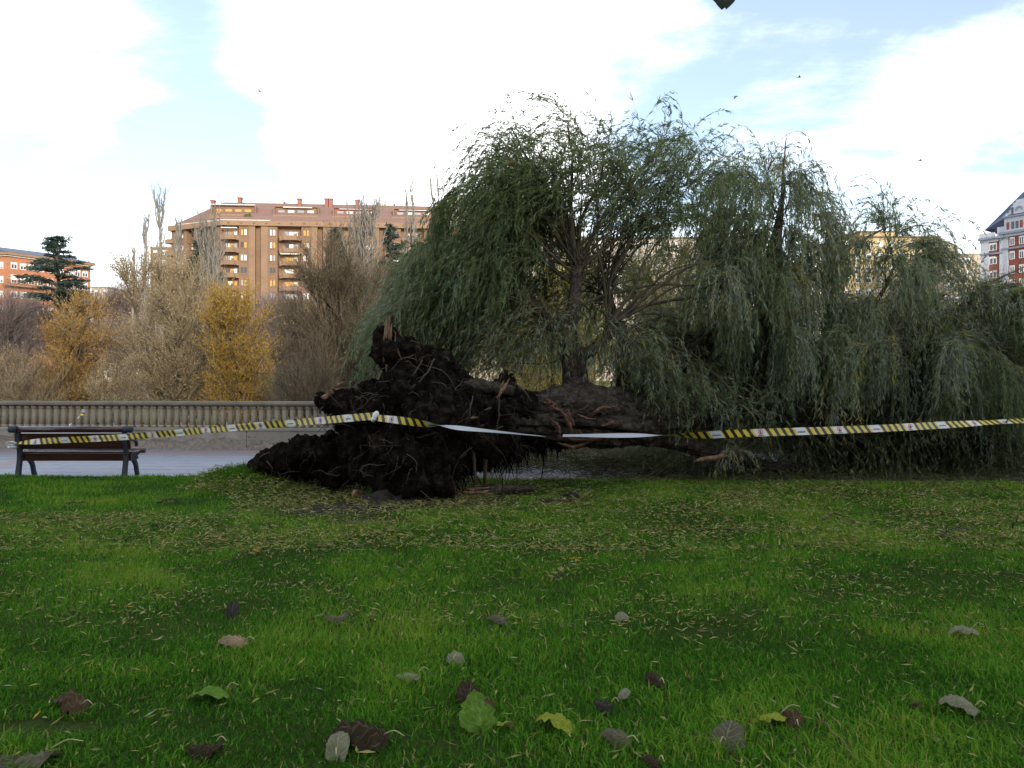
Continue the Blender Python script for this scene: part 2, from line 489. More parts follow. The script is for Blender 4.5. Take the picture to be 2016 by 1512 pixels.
for r_ in range(rows):
    base = np.array((0, y_edge(0) - 0.12, 0)) + Nv * (r_ * SD)
    off = 0.45 if r_ % 2 else 0.0
    for c_ in range(-26, 27):
        u = c_ * SW + off
        p = base + Uv * u
        red = (r_ in (8, 9)) or ((c_ % 13) == 1)
        z = pz + rng.uniform(-0.003, 0.003)
        if -11.6 < p[0] < 1.2:
            o = link_mesh('paving_slab', me_r if red else me_g, path)
            o.location = (p[0], p[1], z); o.rotation_euler = (rng.uniform(-0.003, 0.003), 0, R(-4.2))
        else:
            f = lambda V, p=p, z=z: p + V[:, :1] * Uv + V[:, 1:2] * Nv + np.stack([0 * V[:, 0], 0 * V[:, 0], z + V[:, 2]], -1)
            (rest_r if red else rest).box(0, SW - GAP, 0, SD - GAP, -0.05, 0.0, f)
rest.build('distant_paving_slabs', M_pave, path, smooth=False, kind='stuff')
rest_r.build('distant_rose_paving_slabs', M_pave_red, path, smooth=False, kind='stuff')

# ---------------------------------------------------------------- balustrade
M_conc = mat_surface('balustrade_concrete', [(0.175, 0.152, 0.115), (0.265, 0.235, 0.185), (0.32, 0.29, 0.235)], 2.6, 0.9, 0.5, 0.008, stretch=(1, 1, 0.5))
M_rail = mat_surface('balustrade_rail', [(0.12, 0.108, 0.088), (0.175, 0.16, 0.13)], 3.0, 0.85, 0.4, 0.006)
m, t, b, o = mat_new('balustrade_plinth')
n1 = tex_noise(t, 1.7, 7, 0.65)
base_c = ramp(t, n1, [(0.3, (0.155, 0.142, 0.118)), (0.5, (0.225, 0.21, 0.178)), (0.7, (0.285, 0.27, 0.235))])
# render coat flaked away in patches low on the wall, its edges cracked
n2 = tex_noise(t, 1.5, 8, 0.72, stretch=(1, 1, 2.2), dist=0.7)
tcn = t.nodes.new('ShaderNodeTexCoord'); sp = t.nodes.new('ShaderNodeSeparateXYZ'); t.links.new(tcn.outputs['Object'], sp.inputs[0])
mr = t.nodes.new('ShaderNodeMapRange'); t.links.new(sp.outputs[2], mr.inputs[0]); mr.inputs[1].default_value = 0.30; mr.inputs[2].default_value = 0.02
md = t.nodes.new('ShaderNodeMath'); md.operation = 'MULTIPLY_ADD'; t.links.new(mr.outputs[0], md.inputs[0]); md.inputs[1].default_value = 0.26; t.links.new(n2, md.inputs[2])
mk = ramp(t, md.outputs[0], [(0.62, (0, 0, 0)), (0.66, (1, 1, 1))])
ed = ramp(t, md.outputs[0], [(0.60, (1, 1, 1)), (0.635, (0.45, 0.4, 0.37)), (0.66, (1, 1, 1))])
mx = t.nodes.new('ShaderNodeMix'); mx.data_type = 'RGBA'; t.links.new(mk, mx.inputs[0]); t.links.new(base_c, mx.inputs[6])
t.links.new(ramp(t, tex_noise(t, 14, 5, 0.7), [(0.35, (0.17, 0.14, 0.115)), (0.65, (0.29, 0.25, 0.215))]), mx.inputs[7])
m2 = t.nodes.new('ShaderNodeMix'); m2.data_type = 'RGBA'; m2.blend_type = 'MULTIPLY'; m2.inputs[0].default_value = 1
t.links.new(mx.outputs[2], m2.inputs[6]); t.links.new(ed, m2.inputs[7])
t.links.new(m2.outputs[2], b.inputs['Base Color']); b.inputs['Roughness'].default_value = 0.92
bump(t, b, tex_noise(t, 9, 6, 0.7), 0.5, 0.01)
M_plinth = m
bal = thing('balustrade', 'low grey concrete balustrade running along the far side of the paved path', 'balustrade', (-5, y_bal(-5), 0))
def bf(u, d, z):
    """u along, d towards the river, z up"""
    return np.array((0, y_bal(0), 0)) + Uv * u + Nv * d + np.array((0, 0, z))
PLEN = 3.28
bu = bf(0, 0, 0)
u0s = np.arange(-16.4, 16.4, PLEN) + 0.35
rail_prof = [(-0.12, 0.985), (-0.155, 1.0), (-0.17, 1.035), (-0.155, 1.075), (-0.12, 1.092), (0.12, 1.092), (0.155, 1.075), (0.17, 1.035), (0.155, 1.0), (0.12, 0.985)]
pl_prof = [(-0.17, pz - 0.1), (-0.17, 0.40), (-0.20, 0.41), (-0.20, 0.455), (-0.18, 0.47), (0.18, 0.47), (0.20, 0.455), (0.20, 0.41), (0.17, 0.40), (0.17, -2.6)]
for u0 in u0s:
    k = MB(); k.prism([(p, q) for p, q in pl_prof], u0 + 0.006, u0 + PLEN - 0.006, lambda p, q, a: bf(a, p, q)); k.build('plinth_panel', M_plinth, bal, smooth=False)
    k = MB(); k.prism(rail_prof, u0 + 0.003, u0 + PLEN - 0.003, lambda p, q, a: bf(a, p, q)); k.build('handrail', M_rail, bal, smooth=False)
# core wall under the joints
k = MB(); k.box(-16, 16, -0.15, 0.15, -2.6, 0.38, lambda V: np.array([bf(*v) for v in V])); k.build('core', M_conc, bal, smooth=False)
k = MB()
bp = [(-0.055, -0.06), (-0.035, -0.08), (0.035, -0.08), (0.055, -0.06), (0.055, 0.06), (0.035, 0.08), (-0.035, 0.08), (-0.055, 0.06)]
k.prism([(p * 0.86, q * 0.86) for p, q in bp], 0.055, 0.445, lambda p, q, a: (p, q, a))
k.prism([(p * 1.0, q * 1.0) for p, q in bp], 0.0, 0.06, lambda p, q, a: (p, q, a))
k.prism([(p * 1.0, q * 1.0) for p, q in bp], 0.44, 0.52, lambda p, q, a: (p, q, a))
me = k.build('baluster', M_conc).data
bpy.data.objects.remove(bpy.data.objects['baluster'])
for u in np.arange(-16.2, 14.5, 0.187):
    o = link_mesh('baluster', me, bal)
    o.location = Vector(bf(u, 0, 0.468) - ORG[bal.name]); o.rotation_euler = (0, 0, R(-4.2 + rng.uniform(-1.5, 1.5)))
# ================================================================== THE FALLEN WILLOW
M_bark = mat_surface('willow_bark', [(0.014, 0.0115, 0.009), (0.054, 0.044, 0.035), (0.12, 0.10, 0.078)], 11.0, 0.95, 1.0, 0.03, stretch=(1, 1, 1), dist=0.6, spec=0.06)
M_bark_thin = mat_surface('willow_branch_bark', [(0.03, 0.025, 0.018), (0.075, 0.062, 0.042)], 6.0, 0.9, 0.5, 0.01)
M_twig = mat_tint('willow_twig', [(0.0, (0.05, 0.045, 0.025)), (0.5, (0.11, 0.10, 0.045)), (1.0, (0.22, 0.20, 0.09))], 0.8, 0.0)
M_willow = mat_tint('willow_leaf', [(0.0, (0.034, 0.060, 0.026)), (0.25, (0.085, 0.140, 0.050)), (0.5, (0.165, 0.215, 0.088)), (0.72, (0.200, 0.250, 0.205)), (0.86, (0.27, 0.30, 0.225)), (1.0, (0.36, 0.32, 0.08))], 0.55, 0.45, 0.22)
M_soil = mat_surface('root_soil', [(0.006, 0.0048, 0.004), (0.015, 0.012, 0.0095), (0.042, 0.032, 0.024)], 9.0, 1.0, 1.0, 0.05, spec=0.0)
M_torn = mat_surface('torn_bark', [(0.04, 0.022, 0.016), (0.12, 0.062, 0.040), (0.19, 0.10, 0.065)], 16.0, 0.9, 0.9, 0.02)
M_root = mat_surface('root_wood', [(0.03, 0.022, 0.017), (0.095, 0.07, 0.053)], 9.0, 0.9, 0.6, 0.01)
M_split = mat_surface('split_wood', [(0.07, 0.036, 0.02), (0.17, 0.098, 0.056), (0.27, 0.175, 0.11)], 14.0, 0.8, 0.6, 0.01, stretch=(1, 1, 0.3))
M_rootlet = mat_tint('rootlet', [(0.0, (0.005, 0.0045, 0.004)), (0.55, (0.014, 0.011, 0.009)), (1.0, (0.11, 0.082, 0.06))], 0.95, 0.0, 0.02)

tree = thing('fallen_willow', 'uprooted weeping willow lying across the path with its dark root plate torn up', 'tree', P(830, 985, 10.35))

# ---- soil held in the root plate
BALLS = [(762, 668, 10.62, 20), (772, 700, 10.62, 30), (797, 698, 10.7, 36), (836, 738, 10.75, 54), (872, 752, 10.85, 46), (800, 765, 10.6, 58), (760, 805, 10.6, 42), (903, 770, 10.95, 34), (866, 722, 10.8, 30), (888, 742, 10.9, 30),
         (735, 785, 10.95, 36), (700, 795, 11.0, 34), (655, 795, 11.1, 24), (636, 788, 11.15, 15), (690, 815, 10.95, 36), (748, 765, 10.9, 16),
         (850, 825, 10.6, 78), (925, 815, 10.9, 52), (985, 800, 11.05, 42), (988, 758, 11.05, 20), (1035, 815, 11.15, 40), (1080, 830, 11.2, 32), (1050, 850, 11.15, 34), (985, 855, 10.95, 42), (935, 868, 10.8, 46),
         (800, 890, 10.5, 68), (862, 893, 10.5, 55), (765, 930, 10.42, 42), (820, 950, 10.33, 44), (862, 945, 10.36, 34), (790, 960, 10.35, 36),
         (705, 882, 10.9, 44), (650, 893, 11.25, 40), (600, 898, 11.5, 38), (560, 905, 11.75, 34), (528, 912, 11.95, 27), (507, 920, 12.1, 17), (740, 860, 10.7, 46), (672, 905, 11.2, 34), (905, 905, 10.65, 32), (690, 925, 11.0, 26), (668, 938, 11.1, 24), (640, 938, 11.3, 20), (725, 915, 10.75, 40), (630, 920, 11.45, 26), (720, 850, 10.75, 34), (1095, 850, 11.2, 24), (1010, 875, 11.0, 26), (950, 895, 10.85, 24)]
bm = bmesh.new()
for (x, y, Y, r_) in BALLS:
    p = P(x, y, Y); rr = r_ / F * Y
    mt = Matrix.Translation(Vector(p)) @ Matrix.Diagonal((rr, rr * 1.15, rr, 1))
    bmesh.ops.create_icosphere(bm, subdivisions=3, radius=1.0, matrix=mt)
me = bpy.data.meshes.new('soil_tmp'); bm.to_mesh(me); bm.free()
tmp = bpy.data.objects.new('soil_tmp', me); COL.objects.link(tmp)
md = tmp.modifiers.new('r', 'REMESH'); md.mode = 'VOXEL'; md.voxel_size = 0.026
bpy.context.view_layer.update()
dg = bpy.context.evaluated_depsgraph_get()
me2 = bpy.data.meshes.new_from_object(tmp.evaluated_get(dg))
bpy.data.objects.remove(tmp)
n = len(me2.vertices); co = np.empty(n * 3, np.float32); me2.vertices.foreach_get('co', co); co = co.reshape(-1, 3).astype(float)
no = np.empty(n * 3, np.float32); me2.vertices.foreach_get('normal', no); no = no.reshape(-1, 3).astype(float)
disp = np.empty(n)
for q in range(n):
    x, y, z = co[q]
    lump = noise.fractal(Vector((x * 2.2, y * 2.2, z * 1.4)), 0.9, 2.0, 3)
    streak = noise.fractal(Vector((x * 9, y * 9, z * 2.2)), 0.8, 2.0, 3)
    grain = noise.noise(Vector((x * 26, y * 26, z * 20)))
    disp[q] = 0.13 * lump + 0.075 * streak + 0.02 * grain
co = co + no * disp[:, None]
SOILV, SOILN = co.copy(), no.copy()
me2.vertices.foreach_set('co', (co - ORG[tree.name]).astype(np.float32).ravel())
me2.polygons.foreach_set('use_smooth', np.full(len(me2.polygons), True)); me2.update()
me2.materials.clear(); me2.materials.append(M_soil); me2.name = 'root_soil'
root_soil = link_mesh('root_soil', me2, tree, label='black earth clinging to the torn-up root plate')

# clods and crumbs standing proud of the soil
k = MB()
ico = bmesh.new(); bmesh.ops.create_icosphere(ico, subdivisions=1, radius=1.0)
iv = np.array([v.co[:] for v in ico.verts]); it = np.array([[v.index for v in f.verts] for f in ico.faces]); ico.free()
sel = rng.choice(n, 1500, replace=False)
for q in sel:
    r_ = rng.uniform(0.008, 0.034) * (1.5 if rng.random() < 0.1 else 1)
    V = iv * r_ * rng.uniform(0.6, 1.3, 3) * rng.uniform(0.7, 1.3, (len(iv), 1)) + SOILV[q] + SOILN[q] * r_ * 0.3
    k.add(V, None, it)
k.build('soil_crumbs', M_soil, tree, kind='stuff', smooth=False)

# fine rootlets hanging from the plate
def strand_paths(p0, d0, L, K, grav, wind=(0, 0, 0), wob=0.12, floor=None, gramp=1.0):
    N = len(p0)
    out = np.empty((N, K, 3)); out[:, 0] = p0
    d = d0 / (np.linalg.norm(d0, axis=1, keepdims=True) + 1e-9)
    st = np.broadcast_to(L, (N,))[:, None] / (K - 1)
    grav = np.broadcast_to(grav, (N,))[:, None]; wind = np.broadcast_to(np.asarray(wind, float), (N, 3))
    for q in range(1, K):
        f = (q / K) ** gramp
        d = d + np.array([0, 0, -1.]) * grav * f + wind * f + rng.normal(0, wob, (N, 3))
        d /= (np.linalg.norm(d, axis=1, keepdims=True) + 1e-9)
        nx_ = out[:, q - 1] + d * st
        if floor is not None:
            low = nx_[:, 2] < floor
            nx_[low, 2] = floor + rng.uniform(0, 0.02, low.sum()); d[low, 2] = np.abs(d[low, 2]) * 0.2
        out[:, q] = nx_
    return out
k = MB()
front = np.where(SOILN[:, 1] < 0.35)[0]
NR = 3000
sel = rng.choice(front, NR, p=(lambda w_: w_ / w_.sum())(np.clip(0.75 - SOILN[front, 2], 0.05, 2)))
d0 = SOILN[sel] + rng.normal(0, 0.6, (NR, 3)) + np.array([0, 0, -0.5])
pth = strand_paths(SOILV[sel] - SOILN[sel] * 0.02, d0, rng.gamma(2.0, 0.055, NR) + 0.03, 6, 0.75, wob=0.28, floor=-0.02)
k.strands(pth, rng.uniform(0.002, 0.0055, NR), 0.001, np.clip(rng.beta(1.2, 4.5, NR), 0, 1))
# ragged fringe of roots hanging over the path
sel = np.where((SOILN[:, 2] < -0.3) & (SOILV[:, 0] > P(885, 800, 10.8)[0]) & (SOILV[:, 2] < 1.0))[0]
sel = rng.choice(sel, 900)
pth = strand_paths(SOILV[sel] + SOILN[sel] * -0.02, SOILN[sel] * 0.4 + rng.normal(0, 0.25, (900, 3)) + np.array([0, 0, -1.]), rng.gamma(1.6, 0.085, 900) + 0.02, 7, 0.6, wob=0.22, floor=0.0)
k.strands(pth, rng.uniform(0.004, 0.016, 900), 0.0015, np.clip(rng.beta(1.2, 6, 900), 0, 1))
k.build('fine_roots', M_rootlet, tree, kind='stuff')

# thin pale roots crawling over the torn face
k = MB(); nr_ = 230
fr = np.where((SOILN[:, 1] < -0.1))[0]; sel = rng.choice(fr, nr_)
pth = strand_paths(SOILV[sel] + SOILN[sel] * 0.012, SOILN[sel] * 0.35 + rng.normal(0, 0.7, (nr_, 3)) + np.array([0, -0.25, -0.2]), rng.gamma(2.5, 0.10, nr_) + 0.08, 11, 0.22, wob=0.24, floor=0.0)
k.strands(pth, rng.uniform(0.003, 0.010, nr_), 0.002, rng.uniform(0.7, 1.0, nr_)); k.build('thin_roots', M_rootlet, tree, kind='stuff')
# ---- larger roots, one by one: (px, py, Y) polyline, radii px
def root(pts, r_px, mat_=M_root, sides=7, name='root', jit=0.12, n_=14, label=None, par=tree):
    p = crv([P(*q) for q in pts], n_)
    p = p + rng.normal(0, 0.004, p.shape)
    r_ = crv(np.array([[v] for v in r_px]), n_)[:, 0] / F * np.mean([q[2] for q in pts])
    m_ = MB(); rag = mat_ in (M_split, M_torn)
    if rag:
        r_ = r_ * 0.75
        for _ in range(3): m_.tube(p + rng.normal(0, 0.35 * r_.mean(), 3) + rng.normal(0, 0.18 * r_.mean(), p.shape), np.maximum(r_ * rng.uniform(0.45, 0.8), 0.0015) * np.concatenate([rng.uniform(0.2, 0.9, 3), np.ones(n_ - 6), rng.uniform(0.1, 0.9, 3)]), 4, jitter=0.35)
    else: m_.tube(p, np.maximum(r_, 0.0015), sides, jitter=jit)
    return m_.build(name, mat_, par, label=label, smooth=not rag)
root([(735, 826, 10.30), (744, 800, 10.32), (756, 775, 10.35), (775, 750, 10.4), (800, 738, 10.45)], (5, 5, 5, 6, 5))
root([(742, 803, 10.31), (775, 780, 10.3), (815, 760, 10.25), (840, 735, 10.3), (855, 705, 10.42)], (2.6, 2.4, 2, 1.6, 1.2))
root([(742, 800, 10.3), (785, 772, 10.3), (810, 745, 10.3), (832, 708, 10.4)], (2.4, 2.2, 2, 1.4))
root([(692, 778, 10.85), (720, 788, 10.5), (742, 786, 10.34), (790, 760, 10.35)], (1.2, 1.7, 2, 1.5))
root([(776, 650, 10.45), (780, 680, 10.38), (785, 695, 10.36), (793, 712, 10.38)], (1.1, 1.5, 1.4, 1), M_split)
root([(752, 682, 10.45), (756, 705, 10.42), (762, 735, 10.42)], (1.8, 3.2, 2.5), M_split)
root([(715, 818, 10.5), (735, 800, 10.4), (748, 785, 10.35)], (1.5, 2.2, 2.5))
root([(895, 760, 10.7), (930, 756, 10.72), (975, 764, 10.78), (1010, 770, 10.9)], (13, 13, 12, 10), M_bark, 12, jit=0.1)
root([(978, 782, 10.6), (988, 768, 10.58), (1003, 745, 10.6)], (3, 4.5, 2.5), M_split, jit=0.3)
root([(985, 780, 10.62), (988, 762, 10.6), (992, 748, 10.6)], (2, 3, 1.5), M_split, jit=0.3)
root([(1015, 755, 10.85), (1032, 770, 10.75), (1046, 790, 10.72)], (2, 2, 1.4))
root([(834, 848, 10.15), (850, 838, 10.12), (872, 826, 10.16), (895, 812, 10.25)], (3, 7, 5, 3), M_split, jit=0.3)
root([(896, 832, 10.28), (905, 822, 10.26), (918, 818, 10.3)], (3, 4, 3), M_split, jit=0.3)
root([(918, 836, 10.32), (926, 824, 10.3), (942, 822, 10.34)], (3, 4.5, 2.5), M_split, jit=0.3)
root([(955, 807, 10.5), (968, 803, 10.5)], (2.5, 2), M_split, jit=0.3)
root([(922, 835, 10.3), (924, 810, 10.3), (932, 780, 10.42)], (2.5, 2, 1.2))
root([(862, 882, 10.2), (872, 864, 10.12), (893, 850, 10.12)], (1.2, 1.6, 1.2), M_twig)
root([(982, 780, 10.55), (982, 820, 10.52), (978, 850, 10.6), (985, 885, 10.75)], (1.2, 1.5, 1.4, 0.8))
root([(930, 880, 10.5), (934, 910, 10.42), (936, 955, 10.45)], (3, 3.5, 2.5))
root([(957, 850, 10.7), (956, 905, 10.55), (955, 952, 10.6)], (2.2, 4.5, 2))
root([(893, 915, 10.4), (915, 895, 10.4), (925, 878, 10.45)], (1.5, 2, 1.2))
root([(1002, 868, 10.9), (1004, 890, 10.85), (1004, 912, 10.85)], (5, 4, 1.5), M_soil)
root([(700, 945, 10.7), (690, 932, 10.75), (712, 922, 10.7)], (1.5, 3, 1.5))
# splintered stumps
def splinter(px, py, Y, w, h, tilt, mat_=M_split, par=tree, nm='broken_root', n_=5):
    m_ = MB()
    for q in range(n_):
        f = (q + 0.5) / n_ - 0.5
        x = px + f * w; hh = h * rng.uniform(0.55, 1.0)
        a, b_ = P(x, py, Y + rng.uniform(-0.03, 0.03)), P(x + tilt * hh / h + rng.uniform(-2, 2), py - hh, Y + rng.uniform(-0.04, 0.04))
        r0 = w / n_ * 0.75 / F * Y
        m_.tube(crv([a, (a + b_) / 2 + rng.normal(0, 0.008, 3), b_], 6), [r0, r0 * 1.1, r0 * 1.0, r0 * 0.9, r0 * 0.7, r0 * 0.15], 5, jitter=0.25)
    m_.build(nm, mat_, par, smooth=False)
splinter(763, 672, 10.44, 15, 58, 2, n_=4)
splinter(770, 640, 10.5, 11, 26, 2, M_bark, n_=3)
m_ = MB()   # pale split root on the far shelf
for (x0, y0, x1, y1, r_) in ((632, 782, 682, 768, 4.5), (645, 776, 690, 763, 4), (662, 760, 678, 752, 3), (650, 770, 700, 772, 3.5), (635, 785, 655, 776, 3)):
    a, b_ = P(x0, y0, 10.95), P(x1, y1, 10.98)
    m_.tube(crv([a, (a + b_) / 2 + rng.normal(0, 0.012, 3), b_], 6), np.array([0.4, 1, 1.1, 1, 0.8, 0.2]) * r_ / F * 11, 5, jitter=0.3)
m_.build('broken_root', M_split, tree, smooth=False)
root([(660, 775, 11.0), (700, 775, 11.0), (745, 790, 10.9)], (10, 14, 12), M_bark, 9)

# ---- trunk
def bough(pts, r_px, sides=18, n_=40, rough=0.10, mat_=None, name='bough', par=tree, label=None, ridge=0.0):
    p = crv([P(*q) for q in pts], n_)
    r_ = crv(np.array([[v] for v in r_px]), n_)[:, 0] / F * np.mean([q[2] for q in pts])
    t_ = np.gradient(p, axis=0); t_ /= np.linalg.norm(t_, axis=1, keepdims=True)
    ref = np.eye(3)[int(np.argmin(np.abs(t_.mean(0))))]
    a = np.cross(t_, ref); a /= np.linalg.norm(a, axis=1, keepdims=True); b_ = np.cross(t_, a)
    V = []
    s_ = np.concatenate([[0], np.cumsum(np.linalg.norm(np.diff(p, axis=0), axis=1))])
    for q in range(n_):
        for h in range(sides):
            th = 2 * math.pi * h / sides
            c_, s__ = math.cos(th), math.sin(th)
            v = noise.fractal(Vector((c_ * 2.2, s__ * 2.2, s_[q] * 1.1)), 0.8, 2, 3) * rough * 1.4
            if ridge:
                w1 = noise.noise(Vector((c_ * 7, s__ * 7, s_[q] * 1.3 + 1.2 * noise.noise(Vector((c_ * 2, s__ * 2, s_[q] * 2)))))); w2 = noise.noise(Vector((c_ * 15, s__ * 15, s_[q] * 5 + 4)))
                v += ridge * (0.75 - 2.2 * abs(w1)) / max(0.12, r_[q] / 0.3) ** 0.5 + 0.45 * ridge * (0.5 - 1.6 * abs(w2))
            else: v += noise.noise(Vector((c_ * 5, s__ * 5, s_[q] * 2.2 + 7))) * rough
            V.append(p[q] + r_[q] * (1 + v) * (c_ * a[q] + s__ * b_[q]))
    V = V + [p[0], p[-1]]
    i = np.arange(n_ - 1)[:, None] * sides; j = np.arange(sides)[None, :]; j2 = (j + 1) % sides
    Q = np.stack([i + j, i + sides + j, i + sides + j2, i + j2], -1).reshape(-1, 4)
    e = (n_ - 1) * sides; jj = np.arange(sides)
    T = np.vstack([np.stack([jj, (jj + 1) % sides, np.full(sides, n_ * sides)], -1), np.stack([e + (jj + 1) % sides, e + jj, np.full(sides, n_ * sides + 1)], -1)])
    m_ = MB(); m_.add(V, Q, T)
    return m_.build(name, mat_ or M_bark, par, label=label), p
trunk, trunk_p = bough([(950, 822, 11.15), (1040, 822, 11.2), (1110, 820, 11.3), (1180, 822, 11.5), (1260, 832, 11.9), (1330, 820, 12.3), (1420, 800, 12.8)],
                       (30, 40, 52, 52, 42, 36, 30), 84, 190, 0.20, name='trunk', ridge=0.19, label='thick grey-brown trunk with ripped bark')
def bark_plates(p, r_px, Ym, n_, L=(0.12, 0.4), w_=(0.010, 0.024), par=tree):
    '''long rough bark plates standing proud of a trunk or limb'''
    r_ = crv(np.array([[v] for v in r_px]), len(p))[:, 0] / F * Ym
    t_ = np.gradient(p, axis=0); seg = np.linalg.norm(t_, axis=1); t_ /= seg[:, None]
    ref = np.eye(3)[int(np.argmin(np.abs(t_.mean(0))))]; a = np.cross(t_, ref); a /= np.linalg.norm(a, axis=1, keepdims=True); b_ = np.cross(t_, a)
    m_ = MB(); K = len(p)
    for _ in range(n_):
        i0 = rng.uniform(0, K - 2); ln = rng.uniform(*L) / seg.mean(); i1 = min(K - 1, i0 + ln); th = rng.uniform(0, 2 * math.pi); dth = rng.normal(0, 0.25)
        ii = np.linspace(i0, i1, 7); j = np.minimum(ii.astype(int), K - 2); f = (ii - j)[:, None]
        c_ = p[j] * (1 - f) + p[j + 1] * f; an = th + dth * np.linspace(0, 1, 7) + rng.normal(0, 0.05, 7); rr = r_[j] * (1.03 + rng.normal(0, 0.03)) + 0.008 * min(1.0, r_[j[3]] / 0.14)
        q = c_ + rr[:, None] * (np.cos(an)[:, None] * a[j] + np.sin(an)[:, None] * b_[j])
        m_.tube(q, rng.uniform(*w_) * min(1.0, r_[j[3]] / 0.14) * np.array([0.3, 0.8, 1, 1.1, 1, 0.8, 0.3]) * rng.uniform(0.7, 1.2, 7), 5, jitter=0.3)
    return m_.build('bark_plates', M_bark, par, smooth=False, kind='stuff')
bark_plates(trunk_p, (30, 40, 52, 52, 42, 36, 30), 11.5, 420)
# bark ridges ripped open on the near side of the trunk
for (pts, r_, mt_) in (([(1085, 800, 10.82), (1110, 815, 10.8), (1125, 850, 10.83), (1118, 868, 10.9)], (5, 7, 6, 3), M_torn),
                      ([(1118, 806, 10.84), (1122, 822, 10.82), (1130, 838, 10.83)], (3, 4.5, 2.5), M_torn),
                      ([(1165, 818, 10.98), (1180, 805, 10.96), (1215, 800, 11.1)], (4, 6, 3), M_torn),
                      ([(1220, 815, 11.35), (1250, 818, 11.45), (1280, 826, 11.6)], (4, 6, 3), M_torn),
                      ([(1070, 785, 10.95), (1082, 795, 10.88), (1092, 808, 10.86)], (6, 10, 5), M_torn),
                      ([(1110, 862, 10.9), (1140, 868, 10.95), (1200, 862, 11.1)], (4, 5, 2), M_torn),
                      
                      
                      
                      ([(1088, 822, 10.80), (1100, 840, 10.78), (1104, 860, 10.82)], (4, 7, 4), M_torn), ([(1132, 812, 10.82), (1150, 822, 10.85), (1172, 824, 10.9)], (3, 5, 3), M_torn), ([(1185, 838, 10.98), (1215, 832, 11.1), (1245, 836, 11.3)], (3, 5, 2), M_torn), ([(1140, 848, 10.82), (1150, 860, 10.85), (1180, 866, 10.95)], (3, 5, 2), M_torn),
                      ([(1100, 872, 10.95), (1130, 880, 11.0), (1160, 872, 11.05)], (4, 6, 3), M_split)):
    root(pts, r_, mt_, 7, 'ripped_bark', 0.3)

LIMBS = []
def limb(pts, r_, sides=14, n_=30, rough=0.10, mat_=None):
    if max(r_) > 8 and mat_ is None: o, p = bough(pts, r_, 30, n_ * 3, rough, mat_, 'limb', ridge=0.16)
    else: o, p = bough(pts, r_, sides, n_, rough, mat_, 'limb'); LIMBS.append(p)
    if max(r_) > 11 and mat_ is None: bark_plates(p, r_, np.mean([q[2] for q in pts]), int(5 * len(p) * max(r_) / 60), (0.10, 0.3), (0.006, 0.014))
    return p
limb([(1128, 800, 11.45), (1132, 750, 11.5), (1130, 715, 11.55), (1128, 690, 11.6)], (27, 22, 21, 23), 20, 24, 0.12)
limb([(1128, 695, 11.6), (1105, 660, 11.7), (1088, 640, 11.75), (1060, 608, 11.9), (1035, 588, 12.0), (1010, 575, 12.2)], (12, 12, 11, 8, 6, 3))
limb([(1126, 700, 11.6), (1120, 660, 11.65), (1127, 620, 11.7), (1133, 570, 11.75), (1136, 525, 11.8)], (16, 14, 11, 10, 11))
limb([(1135, 700, 11.6), (1165, 690, 11.6), (1195, 660, 11.65), (1200, 640, 11.7)], (13, 10, 9, 10))
limb([(1228, 790, 11.9), (1226, 740, 12.0), (1236, 700, 12.1), (1225, 660, 12.15), (1205, 610, 12.2), (1190, 560, 12.3)], (14, 12, 12, 9, 8, 5))
limb([(1240, 800, 12.1), (1290, 740, 12.4), (1340, 700, 12.7), (1420, 670, 13.1), (1500, 650, 13.4)], (22, 22, 20, 17, 14), 18, 36)
limb([(1420, 800, 12.8), (1520, 760, 13.2), (1600, 705, 13.6), (1700, 660, 14.0), (1800, 650, 14.4), (1960, 660, 14.8)], (28, 24, 22, 18, 16, 10), 18, 44)
limb([(1480, 790, 13.0), (1500, 700, 13.2), (1512, 600, 13.35), (1520, 520, 13.45), (1535, 430, 13.6), (1545, 350, 13.7)], (20, 22, 21, 15, 6, 2), 18, 44)
limb([(1270, 860, 11.95), (1330, 872, 12.1), (1400, 890, 12.25), (1460, 905, 12.6), (1560, 925, 13.2), (1680, 930, 13.8)], (12, 12, 11, 10, 8, 5))
limb([(1560, 740, 13.4), (1680, 720, 13.3), (1800, 690, 13.2), (1920, 690, 13.1), (2060, 720, 13.0)], (16, 14, 12, 10, 6))
limb([(1500, 800, 12.9), (1600, 820, 13.0), (1720, 830, 13.1), (1850, 850, 13.2), (2000, 870, 13.3)], (18, 16, 14, 12, 8))
limb([(1515, 560, 13.4), (1600, 505, 13.5), (1680, 480, 13.6), (1740, 450, 13.7)], (5, 4, 3, 1.5))
limb([(1670, 690, 14.0), (1710, 620, 14.0), (1745, 560, 14.0), (1770, 500, 14.1)], (7, 5.5, 3.5, 1.5))
limb([(1860, 665, 14.5), (1900, 600, 14.4), (1950, 570, 14.4), (2010, 560, 14.3)], (9, 7, 5, 3))
# peeled broken branch end near the tape
limb([(1366, 909, 11.35), (1385, 904, 11.35), (1410, 901, 11.38), (1432, 896, 11.42)], (1.5, 5, 5, 3.5), 8, 12, 0.15, M_split)
limb([(1428, 898, 11.42), (1470, 880, 11.9), (1520, 850, 12.6)], (3.5, 4, 5), 8, 12)

